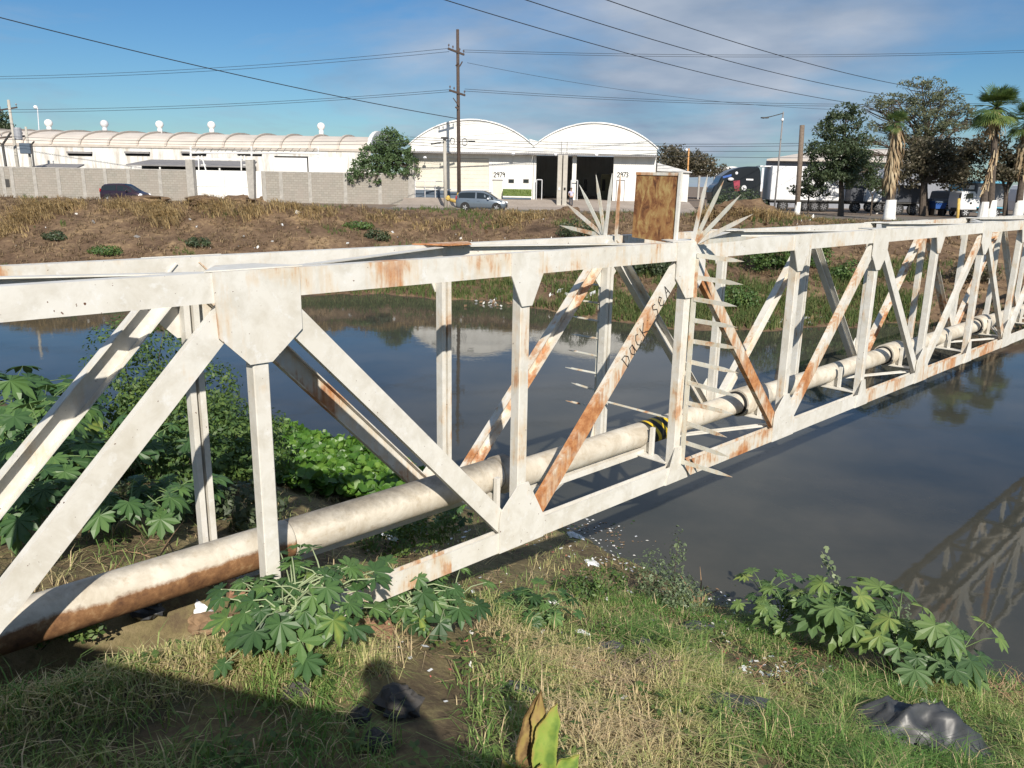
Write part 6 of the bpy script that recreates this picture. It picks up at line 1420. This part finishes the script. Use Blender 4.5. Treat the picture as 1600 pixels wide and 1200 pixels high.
tree('thorn_tree', 'wide open crowned grey green thorn tree, the tallest at right', gb(1446, Yt2), 16, [bl_(1440, 130, Yt2, 1.9, .55), bl_(1400, 155, Yt2, 2.4, .5), bl_(1455, 155, Yt2, 2.6, .6), bl_(1368, 165, Yt2, 1.4, .4), bl_(1490, 172, Yt2, 1.9, .6), bl_(1425, 178, Yt2, 2.8, .7), bl_(1380, 195, Yt2, 1.8, .6), bl_(1465, 198, Yt2, 2.6, .8), bl_(1510, 185, Yt2 + 1, 1.6, .9), bl_(1360, 222, Yt2, 1.3, .6), bl_(1420, 212, Yt2, 2.0, .8), bl_(1350, 240, Yt2, 1.0, .6), bl_(1480, 140, Yt2, 1.1, .3)], 10500, .10, 'tree_thorn', 203, r0=.28, trunk=at(1446, 250, Yt2), thr=.13, freq=1.2)
Yt3 = 69.
tree('bushy_tree', 'dense brownish grey tree hanging over the blue skip', gb(1443, Yt3), 8, [bl_(1445, 235, Yt3, 2.2, 1.3), bl_(1485, 240, Yt3, 2.2, 1.4), bl_(1425, 262, Yt3, 1.9, 1.2), bl_(1470, 265, Yt3, 2.3, 1.3), bl_(1505, 268, Yt3, 1.8, 1.2), bl_(1490, 285, Yt3, 1.5, .8), bl_(1420, 280, Yt3, 1.2, .8), bl_(1520, 240, Yt3, 1.5, 1.2)], 14000, .13, 'tree_brown', 204, r0=.25, trunk=at(1443, 285, Yt3), thr=-.14)
Yt4 = 66.
tree('bushy_tree', 'brownish forked tree before the teal building at the right edge', gb(1573, Yt4), 8, [bl_(1575, 262, Yt4, 1.9, 1.1), bl_(1560, 272, Yt4, 1.6, .8), bl_(1598, 258, Yt4, 1.8, 1.3), bl_(1590, 235, Yt4, 1.6, 1.0), bl_(1545, 225, Yt4 + 1, 1.5, 1.1)], 6500, .13, 'tree_brown', 205, r0=.18, trunk=at(1572, 300, Yt4), thr=-.04)
Yd = 120.
tree('far_tree', 'distant brownish tree mass behind the annex roof', gb(1050, Yd), 6, [bl_(1040, 250, Yd, 3.4, 2.2), bl_(1065, 248, Yd, 3.4, 2.0), bl_(1090, 256, Yd, 3.2, 1.6), bl_(1112, 264, Yd, 2.6, 1.2)], 6000, .22, 'tree_brown', 206, r0=.3, trunk=at(1060, 262, Yd), freq=.5)
tree('far_tree', 'dark tree at the left frame edge behind the transformer pole', gb(-6, 95.), 5, [bl_(2, 200, 95., 1.6, .9), bl_(-12, 190, 95., 2., 1.6)], 2600, .18, 'tree_dark', 207, r0=.2, trunk=at(-4, 215, 95.))
tree('young_tree', 'thin young tree before the white trailer, right of the cut off pole', gb(1264, 66.8), 8, [bl_(1262, 292, 66.8, 1.0, .9), bl_(1240, 296, 66.8, .6, .5), bl_(1280, 298, 66.8, .9, .7)], 1500, .11, 'tree_dark', 208, r0=.07, trunk=at(1264, 305, 66.8), thr=.02, freq=1.4)
tree('young_tree', 'thin young tree before the white trailer left of the skirted palm', gb(1362, 67.5), 9, [bl_(1366, 285, 67.5, .9, .8), bl_(1382, 292, 67.5, .8, .8)], 1100, .11, 'tree_dark', 209, r0=.06, trunk=at(1363, 305, 67.5), thr=.05, freq=1.4)
def frond(mb, c, d, L, fan, var, droop=.3, n=16):
    d = d.normalized(); e = c + d * L - Z3 * droop * L; mb.tube([c, c + d * L * .5 - Z3 * droop * L * .2, e], [.03, .025, .02], 4, cap=False, var=var + .2)
    ax = (e - (c + d * L * .5)).normalized(); sv = ax.cross(Z3)
    if sv.length < .05: sv = Vector((1, 0, 0))
    sv.normalize(); nr = sv.cross(ax)
    for k in range(n):
        a = math.radians(-80 + 160 * k / (n - 1)); dd_ = ax * math.cos(a) + sv * math.sin(a); w_ = nr.cross(dd_) * fan * .036; ln = fan * (1 - .25 * abs(k / (n - 1) - .5) * 2); m1 = e + dd_ * ln * .6 - Z3 * .02; tp = e + dd_ * ln - Z3 * (.06 + .16 * R()) * ln
        mb.add([e, m1 - w_, tp, m1 + w_], [(0, 1, 2, 3)], var + ru(-.12, .12))
def palm(label, base, crown, r, nf, L, fan, skirt, skirt_n, seed, lime=1.3, skirt_w=.5, offs=0):
    random.seed(seed); t = thing('fan_palm', base, label, 'palm'); m = MB(); m.tube([base - Z3 * .1, base.lerp(crown, .3), base.lerp(crown, .7), crown], [r * 1.3, r, r * .9, r * .85], 12); m.build('trunk', M['bark'], t)
    if lime: m = MB(); m.lathe(base, [(r * 2.1, -.1), (r * 1.6, .25), (r * 1.32, lime), (r * 1.0, lime + .02)], 14); m.build('whitewash', M['limewash'], t, smooth=True)
    fm = MB()
    for i in range(nf):
        el = ru(-.45, 1.45); a = 2 * PI * i * .381966 + ru(-.2, .2); d = Vector((math.cos(a) * math.cos(el), math.sin(a) * math.cos(el), math.sin(el)))
        frond(fm, crown, d, L * ru(.8, 1.15), fan * ru(.85, 1.15), .35 + .3 * (el < .1) * R() + ru(-.2, .25), .12 + .25 * (el < .3))
    fm.build('crown', M['palm'], t)
    sm = MB()
    for i in range(skirt_n):
        a = ru(0, 2 * PI); f = ru(0, 1) ** .8; p = crown.lerp(crown - Z3 * skirt, f * .75) + Vector((math.cos(a), math.sin(a), 0)) * r; ln = ru(.5, 1.) * min(1.5, skirt * .5); o_ = Vector((math.cos(a), math.sin(a), 0)) * ru(.1, 1.) * skirt_w + Vector((offs * R(), 0, 0)); q = p + o_ - Z3 * ln; w_ = Vector((-math.sin(a), math.cos(a), 0)) * ru(.03, .09)
        sm.add([p - w_ * .3, p + w_ * .3, p.lerp(q, .6) + o_ * .25 + w_, q + w_ * .3, p.lerp(q, .6) + o_ * .25 - w_], [(0, 1, 2, 4), (4, 2, 3)], ru(0, 1.))
    sm.build('dead_skirt', M['palm_dead'], t)
Y1 = 59.; b_ = Vector((xt(1389, Y1, 341), Y1, ZG)); palm('short fan palm with a long brown skirt of dead fronds and whitewashed base', b_, at(1402, 190, Y1), .26, 26, .5, .66, 5.2, 420, 301, 1.4, .42, .25)
Y2 = 63.; palm('tall full crowned fan palm nearest the right frame edge but one', gb(1549, Y2), at(1557, 168, Y2), .24, 64, 1.0, 1.15, 2.2, 150, 302, 1.45, .9)
palm('fan palm cut by the right frame edge', gb(1592, Y2 + 2), at(1608, 190, Y2 + 2), .24, 46, 1.0, 1.1, 4.4, 260, 303, 1.45, .5)
random.seed(9); t = thing('palm_stump', gb(1537, Y2 - 1), 'leaning dead palm trunk beside the tall full crowned palm', 'palm'); m = MB(); m.tube([gb(1537, Y2 - 1), at(1540, 290, Y2 - 1), at(1556, 232, Y2 - 1)], [.30, .22, .16], 10); m.build('trunk', M['bark'], t); m = MB(); m.lathe(gb(1537, Y2 - 1), [(.42, -.1), (.36, .3), (.31, 1.35), (.2, 1.36)], 12); m.build('whitewash', M['limewash'], t)
sm = MB()
for i in range(60):
    p = at(1540, 290, Y2 - 1).lerp(at(1556, 232, Y2 - 1), R()) + Vector((ru(-.15, .15), ru(-.25, 0), 0)); q = p + Vector((ru(-.3, .1), ru(-.2, .1), -ru(.4, 1.))); w_ = Vector((.05, 0, 0)); sm.add([p - w_ * .4, p + w_ * .4, q + w_, q - w_], [(0, 1, 2, 3)], R())
sm.build('dead_skirt', M['palm_dead'], t)
# ------------------------------------------------------------------ the man by the open doorway
person(Vector((xt(892, 73., 323), 73., -1.955)), 1.66, PI * .9, 'man in a pale lilac shirt and dark trousers standing by the twin concrete posts', [((-.145, -.01, .66), (-.13, .06, .54)), ((.15, .0, .66), (.10, .10, .60))], .03)
